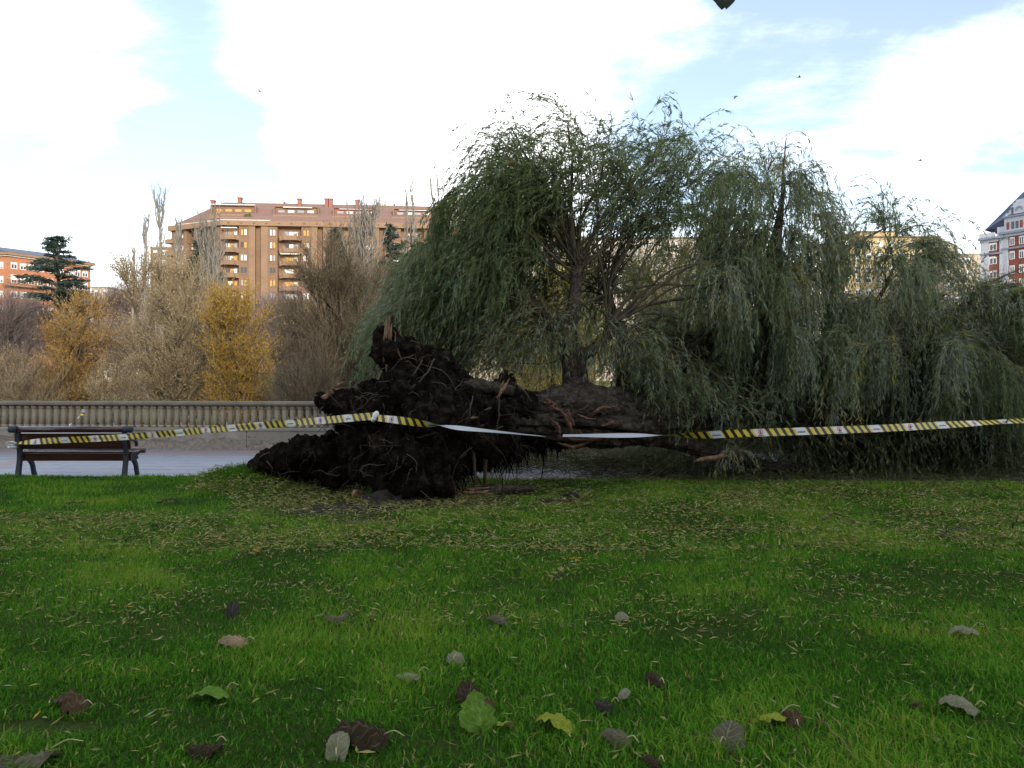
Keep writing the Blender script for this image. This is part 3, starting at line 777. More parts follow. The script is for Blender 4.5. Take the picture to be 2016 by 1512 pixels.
# ---- secondary branches run from hubs on the limbs to points inside the crown; strands hang from them
HUBS = np.array([P(*q) for q in ((1136, 525, 11.8), (1200, 640, 11.7), (1190, 560, 12.3), (1010, 575, 12.2), (1088, 640, 11.75), (1400, 680, 13.0), (1500, 650, 13.4), (1515, 560, 13.4), (1535, 430, 13.6),
                                 (1600, 705, 13.6), (1700, 660, 14.0), (1740, 560, 14.0), (1800, 650, 14.4), (1930, 660, 14.7), (1900, 690, 13.1), (1720, 830, 13.1), (1940, 860, 13.25), (1580, 815, 13.0), (1660, 480, 13.6), (1920, 590, 14.4), (1800, 690, 13.2))])
def inside(poly, n_):
    poly = np.array(poly, float); lo, hi = poly.min(0), poly.max(0); out = []
    while len(out) < n_:
        q = rng.uniform(lo, hi); c_ = False; j = len(poly) - 1
        for i in range(len(poly)):
            if (poly[i, 1] > q[1]) != (poly[j, 1] > q[1]) and q[0] < (poly[j, 0] - poly[i, 0]) * (q[1] - poly[i, 1]) / (poly[j, 1] - poly[i, 1]) + poly[i, 0]: c_ = not c_
            j = i
        if c_: out.append(q)
    return np.array(out)
br = MB(); tw = MB(); lf = MB()
KS = 12
def spray(targets, hubs, n_str, L, wind, tint, tsd, grav=0.42, leafgap=0.040, leaf=0.105, arch=0.12, d_up=0.5, t_lo=0.35, r_b=0.009, floor=0.03, leafy=1.0, side=0.9):
    P0, D0, LL = [], [], []
    for tp in targets:
        h = HUBS[hubs]; dist = np.linalg.norm(h - tp, axis=1) * rng.uniform(0.75, 1.3, len(hubs))
        hub = h[int(np.argmin(dist))] + rng.normal(0, 0.08, 3)
        D = np.linalg.norm(tp - hub)
        mid = (hub + tp) / 2 + np.array([0, 0, arch * D]) + rng.normal(0, 0.06 * D + 0.01, 3)
        q = crv([hub, mid, tp], 12)
        q[1:-1] += rng.normal(0, 0.012, (10, 3))
        rb = r_b * rng.uniform(0.7, 1.3) * (0.6 + 0.25 * D)
        br.tube(q, np.linspace(rb, 0.004, 12), 5, cap=False)
        tt = rng.uniform(t_lo, 1.0, n_str) ** 0.8 * 11
        i = np.minimum(tt.astype(int), 10); f = (tt - i)[:, None]
        pp = q[i] * (1 - f) + q[i + 1] * f
        tg = q[i + 1] - q[i]; tg /= (np.linalg.norm(tg, axis=1, keepdims=True) + 1e-9)
        P0.append(pp); D0.append(tg * 0.9 + rng.normal(0, side, (n_str, 3)) * np.array([1, 1, 0.5]) + np.array([0, 0, d_up]))
        LL.append(rng.uniform(L[0], L[1], n_str) * (0.55 + 0.45 * rng.random(n_str)))
    P0 = np.vstack(P0); D0 = np.vstack(D0); LL = np.concatenate(LL); N = len(P0)
    pth = strand_paths(P0, D0, LL, KS, grav * rng.uniform(0.7, 1.3, N), np.array(wind) * rng.uniform(0.5, 1.4, (N, 1)), 0.07, floor, 0.8)
    tw.strands(pth, 0.0032, 0.0012, np.clip(rng.normal(0.5, 0.25, N), 0, 1))
    # leaves
    nl = np.maximum(3, (LL / leafgap * leafy).astype(int))
    idx = np.repeat(np.arange(N), nl); u = rng.uniform(0.10, 1.0, len(idx)) * (KS - 1)
    i = np.minimum(u.astype(int), KS - 2); f = (u - i)[:, None]
    p = pth[idx, i] * (1 - f) + pth[idx, i + 1] * f
    tg = pth[idx, i + 1] - pth[idx, i]; tg /= (np.linalg.norm(tg, axis=1, keepdims=True) + 1e-9)
    d = tg * 0.9 + rng.normal(0, 0.30, (len(idx), 3)) + np.array([0, 0, -0.18]) + np.array(wind) * 0.6
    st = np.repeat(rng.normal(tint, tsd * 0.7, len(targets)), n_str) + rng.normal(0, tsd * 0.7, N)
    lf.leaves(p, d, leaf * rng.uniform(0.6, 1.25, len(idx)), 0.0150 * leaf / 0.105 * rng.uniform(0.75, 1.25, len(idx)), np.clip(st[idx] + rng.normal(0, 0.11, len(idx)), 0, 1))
def tg_(poly, n_, y0, y1, extra=()):
    q = inside(poly, n_) if n_ else np.zeros((0, 2))
    if len(extra): q = np.vstack([q, np.array(extra, float)])
    return np.array([P(x, y, rng.uniform(y0, y1)) for x, y in q])
W = (-0.10, 0, 0.0)
# left top of the crown, blown to the left
spray(tg_([(985, 350), (1010, 290), (1035, 262), (1080, 290), (1090, 420), (1020, 540), (965, 500)], 36, 11.6, 13.4, [(1022, 246), (1005, 258), (990, 290), (968, 335), (952, 380), (940, 400)]), [0, 0, 3], 34, (0.9, 1.9), W, 0.34, 0.16, d_up=0.15, side=0.45, grav=0.55)
spray(tg_([(945, 430), (975, 380), (1010, 420), (1010, 540), (945, 540)], 20, 11.6, 13.4), [0, 3], 34, (0.9, 1.7), (-0.05, 0, 0), 0.32, 0.14, d_up=0.0, side=0.35, grav=0.6)
spray(tg_([], 0, 11.9, 12.6, [(896, 368), (892, 384), (900, 396), (910, 372)]), [3], 24, (1.0, 1.6), (0.0, 0, 0), 0.34, 0.1, d_up=-0.9, t_lo=0.95, side=0.12, grav=0.9)
# top middle
spray(tg_([(1050, 300), (1110, 262), (1240, 295), (1330, 268), (1400, 320), (1390, 440), (1200, 420), (1060, 420)], 36, 11.4, 13.6, [(1120, 240), (1155, 255), (1200, 272), (1240, 290), (1305, 262), (1345, 256), (1375, 292), (1100, 232), (1400, 300), (1425, 312), (1450, 330), (1410, 350)]), [0, 0, 2], 26, (0.7, 1.35), (-0.24, 0, 0.0), 0.34, 0.15, grav=0.38, d_up=0.25, side=0.6)
spray(tg_([], 0, 11.5, 12.5, [(1085, 205), (1100, 215), (1110, 222)]), [0], 4, (0.5, 0.9), (-0.55, 0, 0.05), 0.40, 0.1, grav=0.12, d_up=0.0, t_lo=0.95, side=0.1)
# left low dome, greener, further back
spray(tg_([(835, 500), (910, 495), (985, 530), (980, 610), (820, 640), (775, 640), (780, 570)], 62, 12.3, 15.0, [(832, 482), (812, 500), (868, 476), (785, 548), (772, 600), (892, 486), (765, 620)]), [3, 3, 4], 42, (1.1, 2.0), (-0.05, 0, 0), 0.50, 0.2, d_up=0.05, side=0.42, grav=0.55)
spray(tg_([(758, 590), (830, 560), (830, 660), (752, 675)], 18, 12.6, 14.4), [3], 34, (0.9, 1.7), (-0.03, 0, 0), 0.42, 0.18, d_up=0.1, side=0.5)
spray(tg_([(860, 560), (1080, 560), (1080, 660), (880, 660)], 26, 12.5, 14.5), [3, 4], 36, (0.9, 1.8), (-0.12, 0, 0), 0.50, 0.18)
# centre, thin, deeper behind the fan of branches
spray(tg_([(1050, 430), (1400, 430), (1400, 640), (1220, 680), (1060, 600)], 30, 12.6, 15.5), [0, 1, 2], 16, (0.7, 1.5), (-0.10, 0, 0), 0.46, 0.2)
spray(tg_([(1000, 640), (1420, 640), (1420, 740), (1000, 740)], 30, 13.2, 16.5), [1, 2, 5], 26, (0.7, 1.3), (-0.04, 0, 0), 0.55, 0.25)
# bare fan of yellow twigs sweeping down left from the limb
spray(tg_([(960, 600), (1090, 600), (1100, 700), (960, 720)], 18, 11.0, 12.2), [4, 4, 1], 18, (0.7, 1.5), (-0.10, 0, 0), 0.65, 0.2, leafy=0.4, d_up=0.4)
# right shoulder
spray(tg_([(1400, 360), (1500, 345), (1550, 335), (1600, 385), (1640, 455), (1655, 525), (1460, 560), (1390, 450)], 44, 12.3, 14.6, [(1545, 318), (1512, 330), (1480, 342), (1575, 350), (1598, 385), (1620, 425), (1440, 352), (1460, 345)]), [5, 7, 8, 8, 18], 34, (0.8, 1.9), (-0.03, 0, 0), 0.62, 0.2, d_up=0.0, side=0.3, grav=0.75, t_lo=0.7)
# far right low crown
spray(tg_([(1670, 540), (1720, 500), (1790, 500), (1850, 535), (2010, 590), (2120, 630), (2120, 700), (1660, 690)], 50, 12.4, 15.2, [(1740, 446), (1765, 455), (1705, 482), (1800, 482), (1840, 505)]), [10, 11, 12, 13, 14, 19, 20], 44, (0.8, 1.9), (-0.02, 0, 0), 0.62, 0.2, d_up=0.05, side=0.25, grav=0.55, t_lo=0.78)
spray(tg_([(1855, 530), (1920, 560), (2010, 585), (2080, 600)], 8, 12.8, 14.5, [(1880, 535), (1940, 552), (1990, 565)]), [13, 19], 14, (0.5, 1.3), (-0.02, 0, 0), 0.6, 0.14, leafy=0.6, d_up=0.1, side=0.5)
# near curtains of leaves in front of the dark interior
spray(tg_([(1370, 520), (1650, 520), (1650, 680), (1370, 640)], 20, 11.6, 13.0), [5, 6, 7, 9], 52, (0.8, 1.8), (0, 0, 0), 0.68, 0.16, t_lo=0.8, side=0.20, d_up=0.1, grav=0.6)
spray(tg_([(1640, 620), (2100, 620), (2100, 740), (1640, 720)], 22, 11.7, 13.0), [10, 14, 14, 20], 50, (0.8, 1.7), (0, 0, 0), 0.62, 0.2, t_lo=0.8, side=0.20, d_up=0.1, grav=0.6)
spray(tg_([(1560, 740), (2120, 740), (2120, 840), (1560, 830)], 11, 11.9, 13.6), [15, 16, 17, 14], 30, (0.5, 1.0), (0, 0, 0), 0.45, 0.2, leafy=0.8, t_lo=0.7, side=0.3)
# deep layers closing the crown to the ground; darkest tints paint its inner shade
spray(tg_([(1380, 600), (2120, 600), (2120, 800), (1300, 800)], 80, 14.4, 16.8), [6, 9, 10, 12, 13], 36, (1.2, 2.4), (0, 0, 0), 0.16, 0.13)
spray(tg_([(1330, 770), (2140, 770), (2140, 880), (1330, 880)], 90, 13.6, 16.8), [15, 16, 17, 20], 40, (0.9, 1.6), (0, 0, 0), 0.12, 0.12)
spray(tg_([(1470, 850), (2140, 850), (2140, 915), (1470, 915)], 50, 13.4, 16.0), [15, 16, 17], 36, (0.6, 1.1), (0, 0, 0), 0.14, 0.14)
spray(tg_([(1270, 640), (1420, 600), (1420, 760), (1270, 760)], 24, 12.6, 14.8), [5, 1], 30, (0.8, 1.6), (0, 0, 0), 0.42, 0.18)
spray(tg_([(1180, 850), (1480, 850), (1480, 915), (1200, 915)], 26, 12.6, 16.0), [17], 30, (0.5, 1.0), (0, 0, 0), 0.40, 0.2, leafy=0.7)
# sprigs over the trunk and the tape
spray(tg_([(1290, 770), (1480, 760), (1560, 810), (1480, 830), (1300, 820)], 22, 11.0, 12.2), [5, 17, 1], 14, (0.4, 1.0), (0, 0, 0), 0.60, 0.17, leaf=0.10)
spray(tg_([(1420, 885), (1450, 890), (1440, 905)], 3, 11.35, 11.6), [17], 10, (0.3, 0.6), (0, 0, 0), 0.85, 0.08, leaf=0.10, t_lo=0.85)
spray(tg_([(1060, 640), (1260, 640), (1280, 700), (1060, 700)], 14, 11.0, 11.9), [1, 4], 12, (0.4, 0.9), (-0.05, 0, 0), 0.66, 0.18, leafy=0.7)
spray(tg_([(1230, 700), (1330, 680), (1340, 770), (1240, 780)], 12, 11.2, 12.2), [5, 1], 16, (0.4, 0.8), (0, 0, 0), 0.6, 0.2)
# bare bent whips reaching the ground
spray(tg_([(1250, 860), (1560, 850), (2080, 850), (2080, 920), (1300, 910)], 44, 11.9, 13.0), [15, 16, 17], 9, (0.6, 1.5), (0, 0, 0), 0.5, 0.2, leafy=0.25, d_up=0.1)
# strong bare branches of the fan
fan = []
for (hx, hy, hY, ex, ey, eY, r_) in ((1136, 525, 11.8, 1118, 250, 11.8, 6), (1138, 525, 11.8, 1060, 300, 12.2, 6), (1134, 525, 11.8, 1005, 250, 12.3, 6), (1140, 525, 11.8, 1190, 300, 11.9, 6), (1142, 520, 11.8, 1290, 300, 12.4, 6),
                                    (1140, 530, 11.8, 1270, 452, 12.2, 7), (1270, 452, 12.2, 1400, 440, 12.8, 5), (1136, 525, 11.8, 965, 470, 12.4, 6), (1130, 560, 11.8, 870, 470, 12.9, 7), (1130, 540, 11.8, 990, 430, 11.6, 4),
                                    (1200, 640, 11.7, 1360, 520, 12.4, 5), (1200, 640, 11.7, 1420, 590, 12.2, 6), (1200, 640, 11.7, 1300, 470, 12.0, 5), (1200, 640, 11.7, 1250, 440, 11.6, 4), (1200, 640, 11.7, 1400, 560, 11.4, 4), (1195, 640, 11.7, 1170, 440, 11.5, 4),
                                    (1136, 600, 11.7, 1390, 570, 12.4, 5), (1205, 640, 11.7, 1460, 480, 12.9, 5), (1128, 690, 11.6, 960, 620, 11.4, 3), (1128, 690, 11.6, 900, 680, 11.5, 2.5), (1128, 700, 11.55, 930, 740, 11.2, 2.5), (1088, 640, 11.75, 930, 560, 12.0, 4),
                                    (1535, 430, 13.6, 1460, 330, 13.4, 4), (1540, 380, 13.6, 1548, 272, 13.6, 4), (1515, 560, 13.4, 1450, 450, 13.0, 6), (1340, 700, 12.7, 1480, 560, 12.6, 7), (1400, 690, 12.9, 1560, 640, 12.5, 5),
                                    (1900, 600, 14.4, 2040, 520, 14.2, 4), (1880, 640, 14.4, 2060, 610, 14.0, 4), (1760, 530, 14.0, 1730, 430, 13.9, 3), (1790, 480, 14.1, 1900, 510, 14.0, 3)):
    a, b_ = P(hx, hy, hY), P(ex, ey, eY); D = np.linalg.norm(b_ - a)
    q = crv([a, (a * 2 + b_) / 3 + np.array([0, 0, 0.05 * D]) + rng.normal(0, 0.03 * D, 3), (a + 2 * b_) / 3 + np.array([0, 0, 0.07 * D]) + rng.normal(0, 0.02 * D, 3), b_], 16)
    m_ = MB(); m_.tube(q + rng.normal(0, 0.006, q.shape), np.linspace(r_, r_ * 0.3, 16) / F * 9.6, 6, cap=True)
    m_.build('branch', M_bark_thin, tree)
br.build('small_branches', M_bark_thin, tree, kind='stuff')
tw.build('twigs', M_twig, tree, kind='stuff')
print('willow leaves', sum(len(t_) for t_ in lf.T) // 4)
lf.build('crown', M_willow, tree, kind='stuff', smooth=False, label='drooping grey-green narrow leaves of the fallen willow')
# ================================================================== BUILDINGS
class Facade:
    """u along the wall (left to right as seen), v up, n out towards the viewer"""
    def __init__(s, a, b):
        s.o = np.array([a[0], a[1], 0.0]); d = np.array([b[0] - a[0], b[1] - a[1], 0.0]); s.w = np.linalg.norm(d); s.u = d / s.w
        s.n = np.array([s.u[1], -s.u[0], 0.0])
        if s.n[1] > 0: s.n = -s.n
    def __call__(s, V):
        V = np.asarray(V, float).reshape(-1, 3)      # columns u, n, v
        return s.o + V[:, :1] * s.u + V[:, 1:2] * s.n + np.array([0, 0, 1.]) * V[:, 2:3]
    def box(s, mb, u0, u1, v0, v1, n0, n1): mb.box(u0, u1, n0, n1, v0, v1, s)
def part(name, mat_, par, fc, boxes, label=None):
    m_ = MB()
    for q in boxes: fc.box(m_, *q)
    return m_.build(name, mat_, par, smooth=False, label=label)
def xy(px, Y): return ((px - 1008) / F * Y, Y)
def zz(py, Y): return EYE - (py - 756) / F * Y

M_brick_b = mat_brick('apartment_brick', (0.25, 0.16, 0.098), (0.225, 0.145, 0.088), (0.235, 0.165, 0.11), 1.2)
M_brick_b2 = mat_brick('apartment_panel_brick', (0.225, 0.135, 0.08), (0.205, 0.12, 0.073), (0.215, 0.14, 0.088), 1.2)
M_tile_roof = mat_surface('clay_tile_roof', [(0.19, 0.115, 0.093), (0.235, 0.145, 0.118)], 0.35, 0.85, 0.6, 0.1, stretch=(0.4, 0.4, 6))
M_band = mat_plain('parapet_band', (0.26, 0.165, 0.10), 0.9)
M_amber = mat_plain('amber_shutter', (0.52, 0.29, 0.07), 0.6)
M_whitepaint = mat_plain('white_paint', (0.72, 0.71, 0.68), 0.6)
M_glass_curtain = mat_window('window_curtain', (0.66, 0.65, 0.62), 0.25)  # pale panes stand for white curtains, the cloth's own colour
M_glass_dark = mat_window('window_dark', (0.035, 0.04, 0.05), 0.08)
M_glass_mid = mat_window('window_grey', (0.28, 0.29, 0.30), 0.12)
M_frame = mat_plain('window_frame_brown', (0.16, 0.10, 0.06), 0.6)
M_brown_wood = mat_plain('balcony_brown', (0.20, 0.115, 0.065), 0.8)
M_orange = mat_plain('orange_awning', (0.62, 0.15, 0.03), 0.7)
M_metal = mat_plain('antenna_metal', (0.25, 0.25, 0.26), 0.5)
M_chim = mat_plain('chimney_brick', (0.28, 0.12, 0.085), 0.9)
M_bush = mat_surface('balcony_plant', [(0.03, 0.06, 0.02), (0.09, 0.12, 0.05)], 6, 0.9)

# ---------------- the big brown apartment block
YB = 180.0
A_, B_, C_ = xy(337, 187.0), xy(440, 180.0), xy(868, 184.2)
apt = thing('apartment_building', 'large brown brick apartment block with sloping clay roof terraces behind the riverside trees', 'building', (*B_, 2))
fb = Facade(B_, C_); fw = Facade(A_, B_)
ZB = zz(439, YB); ZR = ZB + 6.4; PX = YB / F       # metres per photo pixel
z_low = 4.0
def quad_poly(mb, pts): mb.add(np.array(pts), [[0, 1, 2, 3]])
# core behind the facade
part('core_wall', M_brick_b2, apt, fb, [(-2, fb.w, z_low, ZB - 0.6, -16, -1.3)])
part('core_wall', M_brick_b2, apt, fw, [(0, fw.w, z_low, ZB - 0.6, -14, -1.3)])
# bays: px ranges along the front
def ub(px): return (px - 440) * PX * 1.012
rows_py = [457 + 25.0 * k for k in range(7)]
mods = [(440 + 119.5 * k) for k in range(4)]
wall_boxes, panel_boxes, pier_boxes = [], [], []
me_cache = {}
WM = [M_glass_curtain, M_amber, M_glass_curtain, M_glass_mid, M_glass_curtain, M_amber, M_glass_curtain, M_glass_dark]
def window_pair(par, fc, u, v, w_, h_, n_, kind):
    m_ = MB()
    for f in (0, 1):
        x0 = u + f * (w_ / 2 + 0.03); x1 = x0 + w_ / 2 - 0.03
        for b_ in ((x0, x0 + 0.09, v, v + h_), (x1 - 0.09, x1, v, v + h_), (x0 + 0.09, x1 - 0.09, v, v + 0.09), (x0 + 0.09, x1 - 0.09, v + h_ - 0.09, v + h_)):
            fc.box(m_, *b_, n_ - 0.03, n_ + 0.07)
    o = m_.build('window', M_frame, par, smooth=False)
    for f in (0, 1):
        x0 = u + f * (w_ / 2 + 0.03) + 0.09; x1 = x0 + w_ / 2 - 0.21
        k_ = kind if rng.random() < 0.75 else int(rng.integers(0, 8))
        m_ = MB(); fc.box(m_, x0, x1, v + 0.09, v + h_ - 0.09, n_ - 0.02, n_ + 0.03)
        m_.build('pane', WM[k_ % 8], o, smooth=False)
    m_ = MB(); fc.box(m_, u - 0.08, u + w_ + 0.1, v - 0.12, v, n_, n_ + 0.14); m_.build('sill', M_band, o, smooth=False)
for mi, x0 in enumerate(mods):
    # piers, window bays and grooves of one repeat, left to right
    segs = [(x0 + 29.5, x0 + 48.5, 'bay'), (x0 + 48.5, x0 + 60.5, 'pier'), (x0 + 71.5, x0 + 85, 'pier'), (x0 + 85, x0 + 103, 'bay')]
    for (a, b_, kd) in segs:
        part('pier' if kd == 'pier' else 'window_bay', M_brick_b if kd == 'pier' else M_brick_b2, apt, fb, [(ub(a), ub(b_), z_low, ZB - 0.61, -1.28, 0.35 if kd == 'pier' else 0.18)])
        if kd == 'bay' and mi < 3:
            for ri, py in enumerate(rows_py):
                window_pair(apt, fb, ub(a) + 0.38, zz(py + 6, YB), ub(b_) - ub(a) - 0.76, 1.45, 0.18, int(rng.integers(0, 8)))
    part('groove', M_brick_b2, apt, fb, [(ub(x0 + 60.5), ub(x0 + 71.5), z_low, ZB - 0.62, -1.25, -0.75)])
    # balcony stack between x0-16 and x0+29
    ba, bb = (x0 - 13, x0 + 29.5)
    if mi == 0: ba = x0 - 6
    for ri in range(7):
        vb = zz(470 + 25 * ri, YB)
        u0, u1 = ub(ba) + 0.02, ub(bb) - 0.02
        bo = part('balcony', M_band, apt, fb, [(u0, u1, vb - 0.22, vb, -1.25, 0.15), (u0 + 0.6, u1 - 0.6, vb - 0.18, vb - 0.02, 0.15, 0.9)])
        m_ = MB()
        fb.box(m_, u0, u0 + 1.2, vb, vb + 0.9, 0.0, 0.12); fb.box(m_, u1 - 1.2, u1, vb, vb + 0.9, 0.0, 0.12)
        fb.box(m_, u0 + 0.9, u0 + 1.5, vb, vb + 1.3, 0.55, 0.9); fb.box(m_, u1 - 1.5, u1 - 0.9, vb, vb + 1.3, 0.55, 0.9)
        fb.box(m_, u0 + 1.5, u1 - 1.5, vb, vb + 0.85, 0.75, 0.88)
        m_.build('balcony_parapet', M_brick_b, bo, smooth=False)
        for q in range(3):
            kx = u0 + 0.9 + q * (u1 - u0 - 1.8) / 3
            m_ = MB(); fb.box(m_, kx, kx + 0.95, vb + 0.35, vb + 2.05, -1.29, -1.22)
            m_.build('balcony_window', WM[int(rng.integers(0, 8))], bo, smooth=False)
        if (mi, ri) in ((1, 2), (0, 0)):
            part('awning', M_whitepaint, apt, fb, [(u0 + 0.3, u1 - 0.3, vb + 2.35, vb + 2.55, 0.2, 0.75)])
# parapet band with little spouts
part('parapet_band', M_band, apt, fb, [(-0.5, fb.w, ZB - 0.6, ZB + 0.55, -1.6, 0.75)])
part('parapet_band', M_band, apt, fw, [(-0.3, fw.w + 0.32, ZB - 0.6, ZB + 0.55, -1.6, 0.75)])
part('parapet_coping', M_whitepaint, apt, fb, [(-0.4, ub(530), ZB + 0.55, ZB + 0.68, 0.35, 0.80)])
part('parapet_coping', M_whitepaint, apt, fw, [(-0.3, fw.w, ZB + 0.55, ZB + 0.68, 0.35, 0.80)])
for px in np.arange(450, 860, 24): part('spout', M_frame, apt, fb, [(ub(px), ub(px) + 0.3, ZB - 0.12, ZB + 0.16, 0.75, 0.95)])
# sloping clay roof
rf = MB()
def rp(fc, u, n_, v): return fc([[u, n_, v]])[0]
RID = -7.5
pl = [rp(fb, -0.4, 0.3, ZB + 0.5), rp(fb, fb.w, 0.3, ZB + 0.5), rp(fb, fb.w, RID, ZR), rp(fb, ub(424), RID, ZR), rp(fb, fb.w, RID - 9, ZB), rp(fb, ub(424), RID - 9, ZB), rp(fw, -0.2, 0.3, ZB + 0.5), rp(fw, 1.5, -9.5, ZR - 3.8)]
rf.add(pl, [[0, 1, 2, 3], [3, 2, 4, 5]], [[0, 3, 6], [6, 3, 7], [7, 3, 5], [1, 4, 2]])
roof = rf.build('roof', M_tile_roof, apt, smooth=False)
# vertical step of the roof between terraces and chimneys
for (px, v0, v1) in ((457, 0.0, 0.75), (575, 0.0, 0.75), (629, -2.4, 0.9), (637.5, -2.4, 0.9), (691, -0.2, 0.75), (857, -0.5, 0.6), (404, -2.5, 0.0)):
    part('chimney', M_chim, roof, fb, [(ub(px) - 0.42, ub(px) + 0.42, ZR + v0 - 1.6, ZR + v1, RID + 0.2, RID + 1.4), (ub(px) - 0.55, ub(px) + 0.55, ZR + v1, ZR + v1 + 0.22, RID + 0.1, RID + 1.5)])
for (pa, pb_) in ((508, 543), (734, 766)):
    u0, u1 = ub(pa), ub(pb_)
    part('lift_house', M_whitepaint, roof, fb, [(u0 + 0.3, u1 - 0.3, ZR - 0.3, ZR + 0.45, RID - 5, RID - 0.5), (u0, u1, ZR + 0.45, ZR + 0.72, RID - 5.3, RID - 0.2)])
    m_ = MB(); q = [rp(fb, u0, RID - 0.2, ZR + 0.73), rp(fb, u1, RID - 0.2, ZR + 0.73), rp(fb, u1, RID - 5.3, ZR + 0.73), rp(fb, u0, RID - 5.3, ZR + 0.73), rp(fb, (u0 + u1) / 2, RID - 2.7, ZR + 1.35)]
    m_.add(q, None, [[0, 1, 4], [1, 2, 4], [2, 3, 4], [3, 0, 4]]); m_.build('lift_house_roof', M_tile_roof, roof, smooth=False)
m_ = MB(); m_.tube([rp(fb, ub(547), RID - 2, ZR - 0.4), rp(fb, ub(547), RID - 2, ZR + 3.2)], 0.06, 5)
for dv in (2.2, 2.7): m_.tube([rp(fb, ub(547) - 0.6, RID - 2, ZR + dv), rp(fb, ub(547) + 0.6, RID - 2, ZR + dv)], 0.04, 4)
m_.build('antenna', M_metal, roof)
# roof terraces
for ti, (pa, pb_, bar, lowm) in enumerate(((411, 494, 'white', 'orange'), (532, 617, 'none', 'amber'), (648, 731, 'thin', 'glass'), (767, 846, 'thin', 'glass'))):
    u0, u1 = ub(pa), ub(pb_)
    nb = -3.6
    te = part('roof_terrace', M_chim if ti == 2 else M_brick_b2, apt, fb, [(u0, u1, ZB + 2.3, ZB + 4.6, -6.5, nb), (u0 - 0.1, u1 + 0.1, ZB + 4.6, ZB + 4.75, -6.5, nb + 0.5)])
    m_ = MB(); fb.box(m_, u0 - 0.25, u1 + 0.15, ZB + 1.15, ZB + 2.45, -4.0, -1.9); m_.build('terrace_parapet', M_band, te, smooth=False)
    m_ = MB(); fb.box(m_, u0 - 0.1, u1, ZB + 0.2, ZB + 1.15, -4.0, -2.1); m_.build('lower_terrace_wall', M_brick_b2, te, smooth=False)
    for s_ in (u0 - 0.24, u1 - 0.06):
        m_ = MB(); fb.box(m_, s_, s_ + 0.3, ZB + 1.2, ZB + 4.5, -6.0, -2.7); m_.build('terrace_side', M_tile_roof, te, smooth=False)
    for q in range(4):
        kx = u0 + 0.7 + q * (u1 - u0 - 1.0) / 4
        m_ = MB(); fb.box(m_, kx, kx + 1.45, ZB + 2.75, ZB + 3.95, nb, nb + 0.06)
        m_.build('terrace_window', (M_amber if ti == 0 else (M_glass_mid, M_glass_curtain)[q % 2]), te, smooth=False)
        m_ = MB(); fb.box(m_, kx, kx + 1.45, ZB + 0.25, ZB + 1.05, -2.1, -2.04)
        m_.build('terrace_window', (M_glass_mid, M_amber, M_glass_curtain, M_glass_mid)[ti], te, smooth=False)
    if bar == 'white': m_ = MB(); fb.box(m_, u0 - 0.2, u1, ZB + 4.76, ZB + 4.92, nb + 0.2, nb + 0.9); m_.build('awning_bar', M_whitepaint, te, smooth=False)
    elif bar == 'none': m_ = MB(); fb.box(m_, u0 + 2.0, u1 - 1.4, ZB + 4.4, ZB + 4.58, nb + 0.3, nb + 0.9); m_.build('awning_bar', M_whitepaint, te, smooth=False)
    else: m_ = MB(); fb.box(m_, u0 + 1.2, u1 - 1.0, ZB + 4.3, ZB + 4.42, nb + 0.1, nb + 0.7); m_.build('awning_bar', M_whitepaint, te, smooth=False)
    if lowm == 'orange':
        m_ = MB(); q = [[u0 + 0.9, -2.0, ZB + 1.9], [u1 - 2.3, -2.0, ZB + 1.9], [u1 - 2.0, -0.9, ZB + 1.45], [u0 + 0.6, -0.9, ZB + 1.45], [u0 + 0.6, -0.9, ZB + 1.3], [u1 - 2.0, -0.9, ZB + 1.3], [u1 - 2.3, -2.0, ZB + 1.75], [u0 + 0.9, -2.0, ZB + 1.75]]
        m_.add(fb(q), [[0, 1, 2, 3], [3, 2, 5, 4], [4, 5, 6, 7]]); m_.build('orange_awning', M_orange, te, smooth=False, label='orange awning')
        m_ = MB()
        for _ in range(60):
            c_ = fb([[u1 - 1.4 + rng.normal(0, 0.35), -1.6, ZB + 1.7 + rng.normal(0, 0.5)]])[0]; m_.add(iv * rng.uniform(0.12, 0.28) + c_, None, it)
        m_.build('terrace_bush', M_bush, te, smooth=False)
    if lowm == 'glass' and ti == 2:
        m_ = MB(); fb.box(m_, u0 - 0.4, u1 - 4.2, ZB + 0.3, ZB + 1.35, -1.85, -1.2); m_.build('glazed_veranda', M_whitepaint, te, smooth=False)
# angled wing on the left: windows and corner balconies
for ri, py in enumerate(rows_py):
    v = zz(py + 6, 183)
    for ui in (2.0, 5.2, 8.6):
        window_pair(apt, fw, ui, v, 1.5, 1.4, -1.28, int(rng.integers(0, 8)))
    part('corner_balcony', M_band, apt, fw, [(-1.2, 1.2, v - 1.3, v - 0.3, -1.0, 0.7)])
for (a, b_) in ((0.0, 1.6), (4.0, 4.9), (7.2, 8.2), (10.6, 12.6), (14.0, fw.w - 0.9)):
    part('pier', M_brick_b2, apt, fw, [(a, b_, z_low, ZB - 0.61, -1.28, -0.1)])

